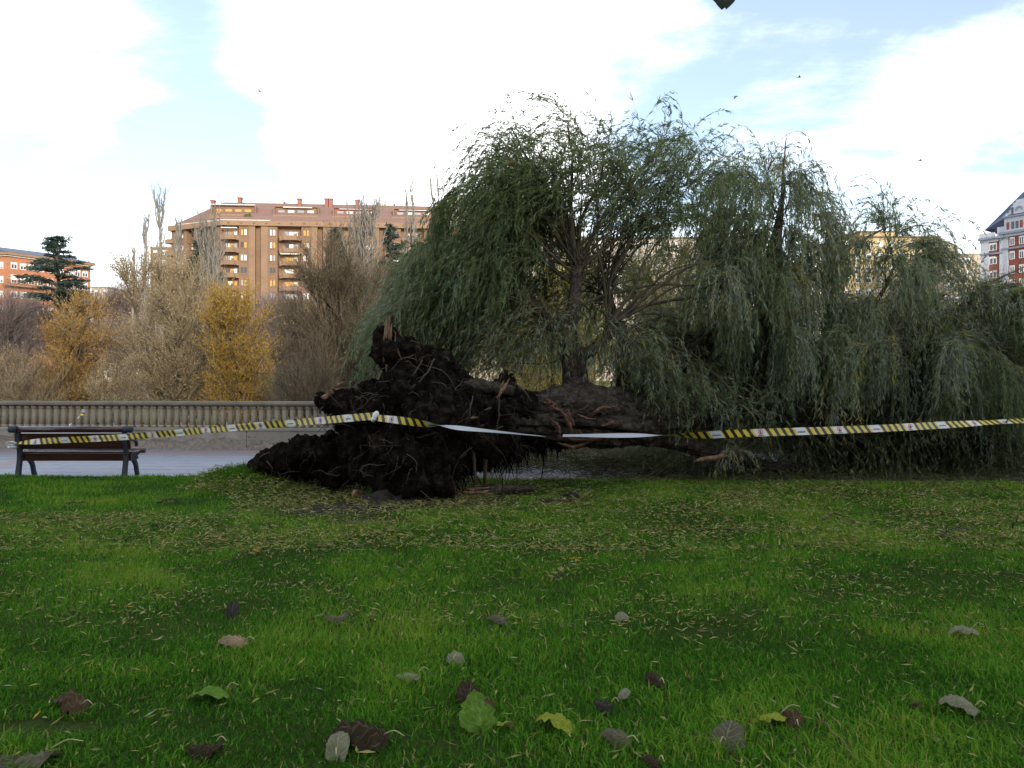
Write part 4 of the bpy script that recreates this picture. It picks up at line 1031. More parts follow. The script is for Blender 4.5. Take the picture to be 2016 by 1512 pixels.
# ---------------- red brick building on the far left with a slate hip roof
M_brick_r = mat_brick('red_brick', (0.42, 0.17, 0.085), (0.37, 0.145, 0.075), (0.36, 0.2, 0.13), 1.2)
M_slate = mat_surface('slate_roof', [(0.055, 0.066, 0.11), (0.085, 0.10, 0.155)], 0.5, 0.5, 0.4, 0.06, stretch=(0.5, 0.5, 5))
D0_, D1_, D2_ = xy(-190, 156), xy(16, 150), xy(178, 163.5)
ZE = zz(497, 150)
rb = thing('brick_building', 'red brick building with dark slate hip roof and white windows at the left edge', 'building', (*D1_, 2))
f1 = Facade(D1_, D2_); f0 = Facade(D0_, D1_)
part('wall', M_brick_r, rb, f1, [(0, f1.w, 4, ZE - 0.5, -14, 0)])
part('wall', M_brick_r, rb, f0, [(0, f0.w, 4, ZE - 0.5, -14, 0)])
for fc in (f0, f1):
    part('eaves', M_band, rb, fc, [(-0.6, fc.w + 0.6, ZE - 0.5, ZE, -14, 0.9)])
    part('cornice', M_whitepaint, rb, fc, [(-0.3, fc.w + 0.3, ZE - 0.72, ZE - 0.52, -1, 0.45)])
m_ = MB()
q = [rp(f0, -0.6, 0.95, ZE), rp(f1, 0, 0.95, ZE), rp(f1, f1.w + 0.6, 0.95, ZE), rp(f1, f1.w + 0.6, -13, ZE), rp(f0, 0, -7, ZE + 1.9), rp(f1, -3.0, -7, ZE + 1.9), rp(f1, f1.w - 5, -6, ZE + 1.9)]
m_.add(q, [[0, 1, 5, 4], [1, 2, 6, 5]], [[2, 3, 6], [5, 6, 3]]); m_.build('roof', M_slate, rb, smooth=False)
def small_window(par, fc, u, v, w_, h_, n_=0.0, dark=0.45):
    m_ = MB()
    for b_ in ((u, u + 0.12, v, v + h_), (u + w_ - 0.12, u + w_, v, v + h_), (u + 0.12, u + w_ - 0.12, v, v + 0.1), (u + 0.12, u + w_ - 0.12, v + h_ - 0.1, v + h_), (u + w_ / 2 - 0.05, u + w_ / 2 + 0.05, v + 0.1, v + h_ - 0.1)): fc.box(m_, *b_, n_ - 0.05, n_ + 0.08)
    o = m_.build('window', M_whitepaint, par, smooth=False)
    m_ = MB(); fc.box(m_, u + 0.1, u + w_ - 0.1, v + 0.08, v + h_ * (1 - dark), n_ - 0.04, n_ + 0.03); m_.build('pane', M_glass_dark, o, smooth=False)
    m_ = MB(); fc.box(m_, u + 0.1, u + w_ - 0.1, v + h_ * (1 - dark) + 0.005, v + h_ - 0.08, n_ - 0.04, n_ + 0.05); m_.build('blind', M_whitepaint, o, smooth=False)
def u_of(fc, px):
    """distance along a facade at which the sight line of pixel column px meets it"""
    k = (px - 1008) / F
    return (k * fc.o[1] - fc.o[0]) / (fc.u[0] - k * fc.u[1])
for px in (26, 44, 60, 78, 98, 118, 138, 151, 166):
    u = u_of(f1, px)
    for v in (ZE - 3.0, ZE - 5.7, ZE - 8.5, ZE - 11.2): small_window(rb, f1, u - 0.45, v, 1.15, 1.25 if v != ZE - 5.7 else 1.6, 0, rng.uniform(0.3, 0.75))
for u in np.arange(f0.w - 2.2, f0.w - 14, -2.6):
    for v in (ZE - 3.0, ZE - 5.7, ZE - 8.5, ZE - 11.2): small_window(rb, f0, u, v, 1.1, 1.25, 0, rng.uniform(0.3, 0.75))
bo = part('balcony', M_band, rb, f1, [(-1.0, 6.5, ZE - 6.4, ZE - 6.2, 0, 1.2)])
m_ = MB()
for u in np.arange(-1.0, 6.5, 0.3): f1.box(m_, u, u + 0.05, ZE - 6.2, ZE - 5.3, 1.1, 1.15)
f1.box(m_, -1.0, 6.5, ZE - 5.3, ZE - 5.22, 1.08, 1.17); m_.build('railing', M_frame, bo, smooth=False)

# ---------------- red and white building with a tall slate mansard on the right
M_red2 = mat_brick('crimson_brick', (0.25, 0.065, 0.05), (0.22, 0.06, 0.045), (0.22, 0.09, 0.07), 1.2)
M_trim = mat_plain('grey_white_trim', (0.46, 0.475, 0.51), 0.7)
M_bluetrim = mat_plain('blue_grey_cornice', (0.22, 0.245, 0.32), 0.7)  # cornices, string courses and arch in a darker blue-grey than the other trim
E0, E1, E2 = xy(1932, 158), xy(1974, 155), xy(2200, 138)
mb_ = thing('mansard_building', 'red brick building with white trim and steep dark slate roof at the right edge', 'building', (*E1, 2))
fe, fl = Facade(E1, E2), Facade(E0, E1)
ZM = zz(463, 155)
part('wall', M_red2, mb_, fe, [(0, fe.w, 2, ZM, -14, 0)])
part('wall', M_red2, mb_, fl, [(0, fl.w, 2, ZM - 0.6, -13, 0)])
part('attic_wall', M_trim, mb_, fe, [(0.1, fe.w, ZM + 0.45, ZM + 3.3, -10, -0.3)])
part('attic_wall', M_trim, mb_, fl, [(fl.w - 1.2, fl.w + 0.3, ZM - 0.1, ZM + 1.8, -8, -0.6)])
for fc, e in ((fe, 0.0), (fl, -0.6)):
    part('cornice', M_bluetrim, mb_, fc, [(-0.4, fc.w + 0.4, ZM + e, ZM + e + 0.45, -1, 0.8)])
    part('cornice', M_trim, mb_, fc, [(-0.2, fc.w + 0.2, ZM + e - 0.5, ZM + e - 0.003, -1, 0.3)])
    part('string_course', M_bluetrim, mb_, fc, [(-0.1, fc.w + 0.1, ZM + e - 3.0, ZM + e - 2.65, -0.5, 0.35)])
part('balustrade', M_trim, mb_, fl, [(-0.3, fl.w - 1.3, ZM - 0.14, ZM + 0.75, 0.1, 0.35)])
for (fc, u0, u1) in ((fe, 0.0, 1.1), (fl, -0.1, 1.4), (fl, fl.w - 0.5, fl.w + 0.02)):
    part('pilaster', M_trim, mb_, fc, [(u0, u1, 2, ZM - 0.6, 0.0, 0.22)])
for r_, v in enumerate((ZM - 2.3, ZM - 5.0, ZM - 7.8, ZM - 10.5)):
    small_window(mb_, fl, fl.w * 0.5 - 0.45, v - 0.5, 1.35, 1.5, 0.0, 0.25)
    for u in (1.35, 3.1, 5.0, 6.9, 8.8, 11.0): small_window(mb_, fe, u, v, 0.9, 1.6, 0.0, 0.2)
for u in (0.6, 1.5, 2.3, 3.1, 4.0, 5.2, 6.5):
    m_ = MB(); fe.box(m_, u, u + 0.5, ZM + 1.0, ZM + 2.4, -0.32, -0.22); m_.build('attic_window', M_glass_dark if rng.random() < 0.5 else M_red2, mb_, smooth=False)
part('attic_cornice', M_bluetrim, mb_, fe, [(-0.1, fe.w, ZM + 3.3, ZM + 3.6, -9, 0.15)])
# stepped ornamental gable
m_ = MB()
for (u0, u1, v0, v1) in ((0.1, 0.8, 3.6, 3.85), (0.4, 6.0, 3.85, 4.2), (1.1, 5.2, 4.2, 4.7), (1.4, 4.8, 4.7, 5.4), (1.8, 4.4, 5.4, 6.0), (2.3, 4.0, 6.0, 6.5)): fe.box(m_, u0, u1, ZM + v0, ZM + v1 - 0.003, -0.75, -0.25)
gab = m_.build('ornamental_gable', M_trim, mb_, smooth=False)
m_ = MB(); fe.box(m_, 1.5, 1.9, ZM + 3.9, ZM + 5.2, -0.3, -0.2); m_.build('gable_window', M_glass_dark, gab, smooth=False)
m_ = MB()
for q in range(9):
    a = math.pi * q / 8; m_.box(-0.13, 0.13, -0.1, 0.1, -0.13, 0.13, lambda V, a=a: fe(V + np.array([3.0 + 0.55 * math.cos(a), -0.2, ZM + 4.5 + 0.6 * math.sin(a)])))
m_.build('gable_arch', M_bluetrim, gab, smooth=False)
m_ = MB()
q = [rp(fl, -0.2, -2.0, ZM + 1.8), rp(fl, fl.w, -1.5, ZM + 1.8), rp(fe, 0.2, -0.9, ZM + 3.6), rp(fe, fe.w, -0.9, ZM + 3.6), rp(fe, fe.w, -4.0, ZM + 11.5), rp(fe, 1.8, -3.6, ZM + 8.4), rp(fe, 0.7, -2.6, ZM + 5.9), rp(fl, -0.2, -9, ZM + 1.8), rp(fe, 1.8, -9, ZM + 8.4), rp(fe, 4.6, -5, ZM + 10.6)]
m_.add(q, [[2, 3, 9, 5], [3, 4, 9, 9], [0, 1, 2, 6], [0, 6, 5, 8]], [[2, 5, 6], [0, 8, 7], [5, 9, 8]])
m_.build('mansard_roof', M_slate, mb_, smooth=False)

# ---------------- plainer blocks seen past or through the willow
M_cream = mat_plain('cream_render', (0.44, 0.38, 0.29), 0.9)
M_yellow = mat_plain('yellow_render', (0.44, 0.34, 0.18), 0.9)
M_pink = mat_plain('pale_pink_render', (0.42, 0.35, 0.30), 0.9)
M_greyb = mat_plain('grey_cladding', (0.36, 0.39, 0.43), 0.6)
def block(name, label, x0, x1, y_top, Y, mat_, roofmat, rows_, w_=1.3, gap=2.6, tail=None, top=0.0, slant=0.0):
    fc = Facade(xy(x0, Y + slant), xy(x1, Y)); z = zz(y_top, Y)
    o = thing(name, label, 'building', (*xy(x0, Y), 2))
    part('wall', mat_, o, fc, [(0, fc.w, 2, z, -12, 0)])
    part('cornice', roofmat, o, fc, [(-0.3, fc.w + 0.3, z, z + 0.35, -12.2, 0.35)])
    if top: part('penthouse', mat_, o, fc, [(fc.w * 0.25, fc.w * 0.62, z + 0.35, z + 0.35 + top, -9, -3)]); part('penthouse_roof', roofmat, o, fc, [(fc.w * 0.23, fc.w * 0.64, z + 0.36 + top, z + 0.6 + top, -9.3, -2.7)])
    for r_ in range(rows_):
        for u in np.arange(0.9, fc.w - w_, gap): small_window(o, fc, u, z - 2.2 - 2.9 * r_, w_, 1.4, 0, rng.uniform(0.2, 0.6))
    return o
block('rendered_block', 'yellow rendered block with flat roof half hidden behind the right of the willow', 1655, 1850, 468, 190, M_yellow, M_frame, 5, top=1.6)
block('rendered_block', 'cream rendered block between the yellow block and the red mansard building', 1852, 1930, 500, 180, M_cream, M_whitepaint, 4, 1.6, 2.2, top=2.2)
block('rendered_block', 'pale pink block glimpsed through the middle of the willow crown', 1150, 1480, 470, 210, M_pink, M_frame, 5)
block('rendered_block', 'cream block seen through the willow behind its left side', 930, 1145, 445, 215, M_cream, M_greyb, 6, 1.4, 2.4)
block('rendered_block', 'narrow pale block with grey slab roof right of the brown apartments', 872, 926, 404, 200, M_cream, M_greyb, 8, 1.2, 1.9, top=2.6)
block('rendered_block', 'distant brick block in the gap left of the brown apartments', 296, 338, 487, 230, M_brick_b2, M_whitepaint, 3)
block('rendered_block', 'small far white block in the gap beside the red brick building', 180, 212, 566, 240, M_cream, M_greyb, 2)
# unseen block added behind the camera to keep lawn and willow in shade
fs = Facade((-75, -36), (75, -36)); fs.n = -fs.n
st = thing('apartment_building', 'unseen brick block added behind the camera to shade the lawn', 'building', (0, -36, 0))
HS = 17.6
part('wall', M_brick_b, st, fs, [(0, 150, -0.3, HS, -14, 0)])
part('roof', M_tile_roof, st, fs, [(-0.5, 150.5, HS, HS + 0.8, -14.5, 0.5)])
for r_ in range(5):
    for u in np.arange(3, 146, 6.0):
        part('window', M_glass_dark, st, fs, [(u, u + 2.4, 1.6 + 3.2 * r_, 3.2 + 3.2 * r_, 0, 0.08)])

# far embankment and the promenade beyond the river
M_stone = mat_surface('embankment_stone', [(0.40, 0.38, 0.34), (0.55, 0.53, 0.48)], 0.6, 0.9, 0.4, 0.05)
fe2 = Facade(xy(480, 158), xy(980, 166))
emb = thing('embankment_wall', 'pale stone river embankment wall beyond the bare bushes', 'wall', (*xy(500, 158), 0))
for u in np.arange(0, fe2.w - 2, 6.0): part('wall_panel', M_stone, emb, fe2, [(u, min(u + 5.95, fe2.w), -3.4, 1.1, -0.8, 0)])
part('coping', M_whitepaint, emb, fe2, [(0, fe2.w, 1.1, 1.4, -1.0, 0.15)])
ff = Facade(xy(-120, 84), xy(345, 92))
fen = thing('promenade_fence', 'white railing along the opposite promenade seen through the left bushes', 'fence', (*xy(0, 84), 1.5))
zf = 2.0
part('rail', M_whitepaint, fen, ff, [(0, ff.w, zf + 0.9, zf + 1.0, -0.05, 0.05)])
part('kerb', M_stone, fen, ff, [(0, ff.w, zf - 0.5, zf + 0.25, -0.25, 0.12)])
mpost = MB(); mpost.box(-0.05, 0.05, -0.05, 0.05, 0, 0.95); mp_ = mpost.build('post', M_whitepaint).data; bpy.data.objects.remove(bpy.data.objects['post'])
for u in np.arange(0.2, ff.w, 0.75):
    o = link_mesh('post', mp_, fen); o.location = Vector(ff([[u, 0, zf]])[0] - ORG[fen.name])
# ================================================================== STANDING TREES
M_wood_grey = mat_surface('grey_bark', [(0.07, 0.058, 0.045), (0.16, 0.135, 0.105)], 3, 0.9, 0.4)
M_wood_pale = mat_surface('pale_poplar_bark', [(0.17, 0.155, 0.13), (0.28, 0.26, 0.225)], 3, 0.9, 0.3)
M_wood_dark = mat_surface('dark_bark', [(0.045, 0.036, 0.028), (0.09, 0.075, 0.058)], 3, 0.9, 0.4)
TW = {
 'purple': mat_tint('twig_purple_brown', [(0, (0.10, 0.075, 0.07)), (1, (0.23, 0.18, 0.165))], 0.9, 0.0),
 'tan': mat_tint('twig_tan', [(0, (0.17, 0.125, 0.075)), (1, (0.35, 0.27, 0.165))], 0.9, 0.0),
 'brown': mat_tint('twig_brown', [(0, (0.065, 0.05, 0.035)), (1, (0.17, 0.135, 0.09))], 0.9, 0.0),
 'pale': mat_tint('twig_pale', [(0, (0.13, 0.11, 0.09)), (1, (0.26, 0.23, 0.19))], 0.9, 0.0)}
LF = {
 'ochre': mat_tint('leaf_ochre', [(0, (0.22, 0.125, 0.035)), (0.6, (0.42, 0.245, 0.06)), (1, (0.53, 0.34, 0.10))], 0.6, 0.35),
 'gold': mat_tint('leaf_gold', [(0, (0.22, 0.14, 0.02)), (0.6, (0.47, 0.29, 0.035)), (1, (0.62, 0.37, 0.04))], 0.6, 0.35),
 'straw': mat_tint('leaf_straw', [(0, (0.20, 0.155, 0.08)), (0.6, (0.40, 0.32, 0.18)), (1, (0.54, 0.46, 0.30))], 0.6, 0.35),
 'olive': mat_tint('leaf_olive', [(0, (0.07, 0.075, 0.03)), (0.6, (0.15, 0.15, 0.06)), (1, (0.26, 0.24, 0.10))], 0.6, 0.3),
 'brown': mat_tint('leaf_brown', [(0, (0.08, 0.06, 0.035)), (0.6, (0.19, 0.145, 0.08)), (1, (0.36, 0.29, 0.16))], 0.6, 0.3),
 'yellowgreen': mat_tint('leaf_yellow_green', [(0, (0.16, 0.16, 0.03)), (0.6, (0.36, 0.33, 0.06)), (1, (0.50, 0.44, 0.10))], 0.6, 0.35),
 'sage': mat_tint('leaf_sage', [(0, (0.09, 0.11, 0.06)), (0.6, (0.20, 0.22, 0.13)), (1, (0.38, 0.38, 0.28))], 0.6, 0.3)}
def shrub_tree(name, label, px, Y, zb, x0, x1, y_top, n_stem, n_br, n_tw, tw_len, twk, lfk, n_leaf, leaf, wind=(0, 0, 0), wood=None, up=0.8, stem_r=0.07, group='trees along the river', cat='tree', tw_r=0.008, shape=0.55):
    base = np.array([(px - 1008) / F * Y, Y, zb])
    top = zz(y_top, Y); H = top - zb
    hw = (x1 - x0) / 2 / F * Y; cx = ((x0 + x1) / 2 - 1008) / F * Y
    o = thing(name, label, cat, base, group)
    n_br = int(n_br * 1.8); n_leaf = int(n_leaf * 1.25)
    stems = MB(); brs = MB(); TP, TD = [], []
    for s_ in range(n_stem):
        a = rng.uniform(0, 2 * math.pi); rr = math.sqrt(rng.uniform(0.02, 0.6)) if n_stem > 1 else 0.1
        e = np.array([cx + hw * rr * math.cos(a), Y + hw * rr * math.sin(a), zb + H * rng.uniform(0.70, 0.97) * (1 - 0.22 * rr * rr)])
        b0 = base + np.array([rng.normal(0, 0.15), rng.normal(0, 0.15), 0]) * (n_stem > 1)
        q = crv([b0, (b0 * 2 + e) / 3 + np.array([0, 0, H * 0.10]) + rng.normal(0, H * 0.02, 3), e], 10)
        stems.tube(q, np.linspace(stem_r * 1.25, stem_r * 0.3, 10) * rng.uniform(0.7, 1.2), 6, cap=False)
        for _ in range(n_br):
            t_ = rng.uniform(0.16, 1.0); i = min(int(t_ * 9), 8); p0 = q[i] + (q[i + 1] - q[i]) * (t_ * 9 - i)
            tgs = q[i + 1] - q[i]; tgs /= np.linalg.norm(tgs); hz_ = rng.normal(size=3) * np.array([1, 1, 0.3]); hz_ /= np.linalg.norm(hz_)
            dv = tgs * 0.9 + hz_ * rng.uniform(0.4, 1.0); dv /= np.linalg.norm(dv)
            ln = H * rng.uniform(0.14, 0.34) * (1.15 - 0.55 * t_)
            tp = p0 + dv * ln
            ex = (tp[0] - cx) / hw; ey = (tp[1] - Y) / hw; fz = (tp[2] - zb) / H
            lim = 0.98 * math.sqrt(max(0.06, 1 - (max(0, fz - shape) / (1.0 - shape)) ** 2)) * min(1.0, 0.80 + 0.6 * fz)
            rr_ = math.hypot(ex, ey)
            if rr_ > lim: tp[0] = cx + ex / rr_ * lim * hw; tp[1] = Y + ey / rr_ * lim * hw
            tp[2] = min(tp[2], zb + H * 0.94)
            if fz < 0.36 and rng.random() < 0.7: continue
            md_ = (p0 + tp) / 2 + hz_ * 0.06 * ln
            b_ = crv([p0, md_, tp], 7) + rng.normal(0, 0.02, (7, 3))
            brs.tube(b_, np.linspace(stem_r * 0.35, 0.01, 7), 4, cap=False)
            n_ = max(1, int(n_tw * 1.5 / (n_br * n_stem)))
            ii = rng.integers(1, 6, n_); ff_ = rng.random((n_, 1))
            TP.append(b_[ii] * (1 - ff_) + b_[ii + 1] * ff_)
            dv = b_[-1] - b_[0] + np.array([0, 0, 0.0]); dv /= np.linalg.norm(dv) + 1e-9
            TD.append(dv * 0.8 + rng.normal(0, 0.55, (n_, 3)) + np.array([0, 0, up]))
    TP = np.vstack(TP); TD = np.vstack(TD); N = len(TP)
    tw_len *= 0.8
    pth = strand_paths(TP, TD, rng.uniform(tw_len * 0.4, tw_len * 1.2, N), 6, 0.06, np.array(wind), 0.10)
    stems.build('trunk', wood or M_wood_grey, o)
    brs.build('branches', wood or M_wood_grey, o, kind='stuff')
    t_ = MB(); t_.strands(pth, tw_r, tw_r * 0.4, rng.random(N)); t_.build('twigs', TW[twk], o, kind='stuff')
    if lfk:
        l_ = MB(); idx = rng.integers(0, N, n_leaf); u = rng.uniform(0.2, 1.0, n_leaf) * 5; i = np.minimum(u.astype(int), 4); f = (u - i)[:, None]
        p = pth[idx, i] * (1 - f) + pth[idx, i + 1] * f
        d = (pth[idx, i + 1] - pth[idx, i]); d /= np.linalg.norm(d, axis=1, keepdims=True) + 1e-9
        d = d + rng.normal(0, 0.5, (n_leaf, 3)) + np.array(wind) * 3 + np.array([0, 0, -0.2])
        l_.leaves(p, d, leaf * rng.uniform(0.6, 1.3, n_leaf), leaf * 0.33 * rng.uniform(0.7, 1.3, n_leaf), np.clip(rng.normal(0.5, 0.25, n_leaf), 0, 1))
        l_.build('crown', LF[lfk], o, kind='stuff', smooth=False)
    return o
ZB_ = -2.2
shrub_tree('riverside_shrub', 'bare purple-brown shrub at the far left edge beyond the balustrade', 5, 36, ZB_, -120, 105, 575, 8, 9, 4200, 1.5, 'purple', None, 0, 0, stem_r=0.05)
shrub_tree('riverside_shrub', 'ochre-leaved many-stemmed bush left of the windblown straw-coloured tree', 140, 32, ZB_, 55, 235, 572, 9, 9, 2600, 1.1, 'tan', 'ochre', 34000, 0.095, (-0.03, 0, 0), stem_r=0.04, shape=0.6)
shrub_tree('riverside_tree', 'tall windblown straw-coloured tree left of the golden tree', 350, 34, ZB_, 205, 445, 505, 6, 12, 3800, 1.8, 'tan', 'straw', 20000, 0.11, (-0.16, 0, 0.02), stem_r=0.09, shape=0.6)
shrub_tree('riverside_tree', 'golden yellow leafy tree right of the windblown straw tree', 470, 30, ZB_, 398, 540, 555, 6, 10, 2600, 1.1, 'tan', 'gold', 36000, 0.09, (-0.02, 0, 0.02), stem_r=0.06, shape=0.6)
shrub_tree('riverside_tree', 'dense grey-brown tree with withered leaves left of the willow', 665, 33, ZB_, 540, 800, 462, 7, 14, 7600, 1.7, 'brown', 'brown', 26000, 0.09, (-0.03, 0, 0), M_wood_dark, stem_r=0.10, shape=0.58)
shrub_tree('riverside_shrub', 'low sage-green bush with pale flecks below the brown tree', 575, 29, ZB_, 515, 640, 715, 8, 6, 900, 0.6, 'pale', 'sage', 5000, 0.07, stem_r=0.02, tw_r=0.005)
shrub_tree('riverside_shrub', 'straw-coloured low bush in front of the ochre bush stems', 215, 28, ZB_, 170, 300, 690, 8, 6, 1100, 0.8, 'tan', 'straw', 3200, 0.08, (-0.12, 0, 0), stem_r=0.025, tw_r=0.005)
shrub_tree('riverside_shrub', 'bare thorny shrub between the golden tree and the root plate', 590, 27, ZB_, 520, 690, 650, 9, 7, 1200, 1.2, 'brown', None, 0, 0, stem_r=0.03, tw_r=0.006, wood=M_wood_dark)
shrub_tree('riverside_shrub', 'tan brushwood between the far left shrub and the ochre bush', 60, 30, ZB_, -30, 150, 690, 9, 8, 1500, 1.0, 'tan', 'straw', 3000, 0.08, (-0.05, 0, 0), stem_r=0.03)
shrub_tree('riverside_shrub', 'lilac-brown brushwood between the straw tree and the golden tree', 400, 46, ZB_, 300, 520, 610, 9, 8, 2000, 1.6, 'purple', 'straw', 2500, 0.09, (-0.05, 0, 0), stem_r=0.04)
shrub_tree('riverside_shrub', 'ochre brushwood between the ochre bush and the straw tree', 240, 44, ZB_, 180, 320, 610, 9, 8, 2000, 1.6, 'purple', 'ochre', 5000, 0.09, (-0.05, 0, 0), stem_r=0.04)
shrub_tree('riverside_shrub', 'dark brown thicket right of the golden tree', 590, 40, ZB_, 520, 690, 590, 9, 9, 3200, 1.5, 'brown', 'brown', 6000, 0.09, (-0.02, 0, 0), M_wood_dark, stem_r=0.05)
shrub_tree('riverside_shrub', 'olive thicket directly behind the root plate', 800, 30, ZB_, 690, 930, 600, 9, 9, 3600, 1.3, 'brown', 'olive', 22000, 0.10, (-0.02, 0, 0), M_wood_dark, stem_r=0.05)
shrub_tree('riverside_shrub', 'olive-yellow thicket behind the upright willow limbs', 1080, 28, ZB_, 930, 1230, 580, 9, 9, 3600, 1.3, 'tan', 'yellowgreen', 26000, 0.10, (-0.02, 0, 0), stem_r=0.05)
shrub_tree('riverside_shrub', 'olive thicket behind the leaning willow trunk', 1330, 29, ZB_, 1200, 1480, 570, 9, 9, 3600, 1.3, 'brown', 'olive', 26000, 0.10, (-0.02, 0, 0), M_wood_dark, stem_r=0.05)
# trees behind the willow
shrub_tree('riverside_tree', 'yellow-green tree glimpsed through the fan of willow branches', 1080, 40, ZB_, 960, 1200, 440, 5, 12, 3000, 1.3, 'tan', 'yellowgreen', 44000, 0.14, stem_r=0.1)
shrub_tree('riverside_tree', 'olive-brown tree behind the middle of the willow', 1300, 38, ZB_, 1180, 1440, 480, 5, 12, 3200, 1.4, 'brown', 'olive', 36000, 0.14, stem_r=0.1)
shrub_tree('riverside_tree', 'olive tree behind the left dome of the willow', 860, 36, ZB_, 740, 980, 500, 5, 12, 3200, 1.4, 'brown', 'olive', 30000, 0.13, stem_r=0.1)
shrub_tree('riverside_tree', 'bare brown tree in front of the red mansard building', 1960, 45, ZB_, 1880, 2110, 530, 5, 12, 3600, 1.7, 'purple', None, 0, 0, stem_r=0.1)
shrub_tree('riverside_tree', 'brown tree behind the right of the willow', 1720, 42, ZB_, 1600, 1860, 540, 5, 12, 3200, 1.6, 'brown', 'brown', 9000, 0.11, stem_r=0.1)
shrub_tree('riverside_tree', 'brown-leaved tree behind the right shoulder of the willow', 1540, 40, ZB_, 1440, 1660, 580, 5, 12, 3200, 1.4, 'brown', 'olive', 12000, 0.12, stem_r=0.1)
# farther bare trees on the opposite bank
far = [('bare purple-brown tree below the cedar', 110, 95, 30, 190, 585), ('bare lilac-brown tree in front of the red brick building', 20, 90, -70, 100, 590), ('bare tree behind the windblown straw tree', 300, 100, 190, 400, 560),
       ('bare brown tree under the brown apartment facade', 560, 110, 480, 650, 570), ('dense bare tree below the right of the brown apartments', 720, 100, 640, 830, 520), ('bare thicket in the gap beside the red brick building', 215, 120, 150, 290, 580), ('bare reddish tree behind the golden tree', 480, 120, 420, 560, 585)]
for (lb, px, Y, x0, x1, yt) in far:
    shrub_tree('bare_tree', lb, px, Y, 2.2, x0, x1, yt, 5, 10, 2600, 3.6, 'purple', None, 0, 0, stem_r=0.16, tw_r=0.022, group='bare trees on the opposite bank')
# Lombardy poplars without leaves
def poplar(label, px, Y, y_top, hw_px, n_br=26, n_tw=220, stems=1, zb=0.0):
    n_br = int(n_br * 1.5); n_tw = int(n_tw * 1.1)
    base = np.array([(px - 1008) / F * Y, Y, zb]); H = zz(y_top, Y) - zb; hw = hw_px / F * Y
    o = thing('poplar', label, 'tree', base, 'leafless poplars')
    s_ = MB(); b_ = MB(); TP, TD = [], []
    for k in range(stems):
        off = 0 if stems == 1 else (k / (stems - 1) - 0.5) * 2 * hw * 0.55
        q = crv([base + np.array([off * 0.4, 0, 0]), base + np.array([off * 0.8 + rng.normal(0, 0.1), 0, H * 0.4]), base + np.array([off + rng.normal(0, 0.1), 0, H * rng.uniform(0.86, 1.0)])], 14)
        s_.tube(q, np.linspace(0.24, 0.07, 14) / stems ** 0.4, 6, cap=False)
        for _ in range(n_br):
            i = int(rng.integers(2, 14)); p0 = q[i]; a = rng.uniform(0, 2 * math.pi); ln = H * rng.uniform(0.12, 0.30) * (1 - 0.04 * i)
            e = p0 + np.array([math.cos(a) * hw * rng.uniform(0.3, 0.9), math.sin(a) * hw * 0.6, ln])
            m_ = crv([p0, p0 + (e - p0) * np.array([0.75, 0.75, 0.4]), e], 6); b_.tube(m_, np.linspace(0.085, 0.03, 6), 4, cap=False)
            n_ = n_tw // n_br; ii = rng.integers(1, 5, n_); TP.append(m_[ii]); TD.append(np.array([0, 0, 1.6]) + rng.normal(0, 0.4, (n_, 3)))
    TP = np.vstack(TP); TD = np.vstack(TD)
    pth = strand_paths(TP, TD, rng.uniform(0.6, 2.0, len(TP)), 5, -0.15, wob=0.05)
    s_.build('trunk', M_wood_pale, o); b_.build('branches', M_wood_pale, o, kind='stuff')
    t_ = MB(); t_.strands(pth, 0.026, 0.010, rng.random(len(TP))); t_.build('twigs', TW['pale'], o, kind='stuff')
poplar('tallest leafless poplar rising clear against the sky left of the brown apartments', 316, 75, 388, 15)
poplar('slim leafless poplar just left of the tallest one', 288, 78, 450, 9)
poplar('short leafless poplar at the far left of the poplar row', 262, 82, 478, 7, 14, 90)
poplar('leafless poplar between the tallest poplar and the dark conifer', 352, 76, 448, 11)
poplar('spreading pale poplar in front of the dark conifer by the apartments', 412, 70, 452, 28, 22, 240, 5)
poplar('pale many-stemmed poplar over the right half of the apartments', 715, 75, 425, 36, 22, 260, 6)
poplar('thin tall poplar in front of the roof end of the brown apartments', 806, 72, 348, 12, 16, 120, 2)
poplar('thin tall poplar beside the hanging willow strand', 858, 74, 362, 9, 14, 100, 2)
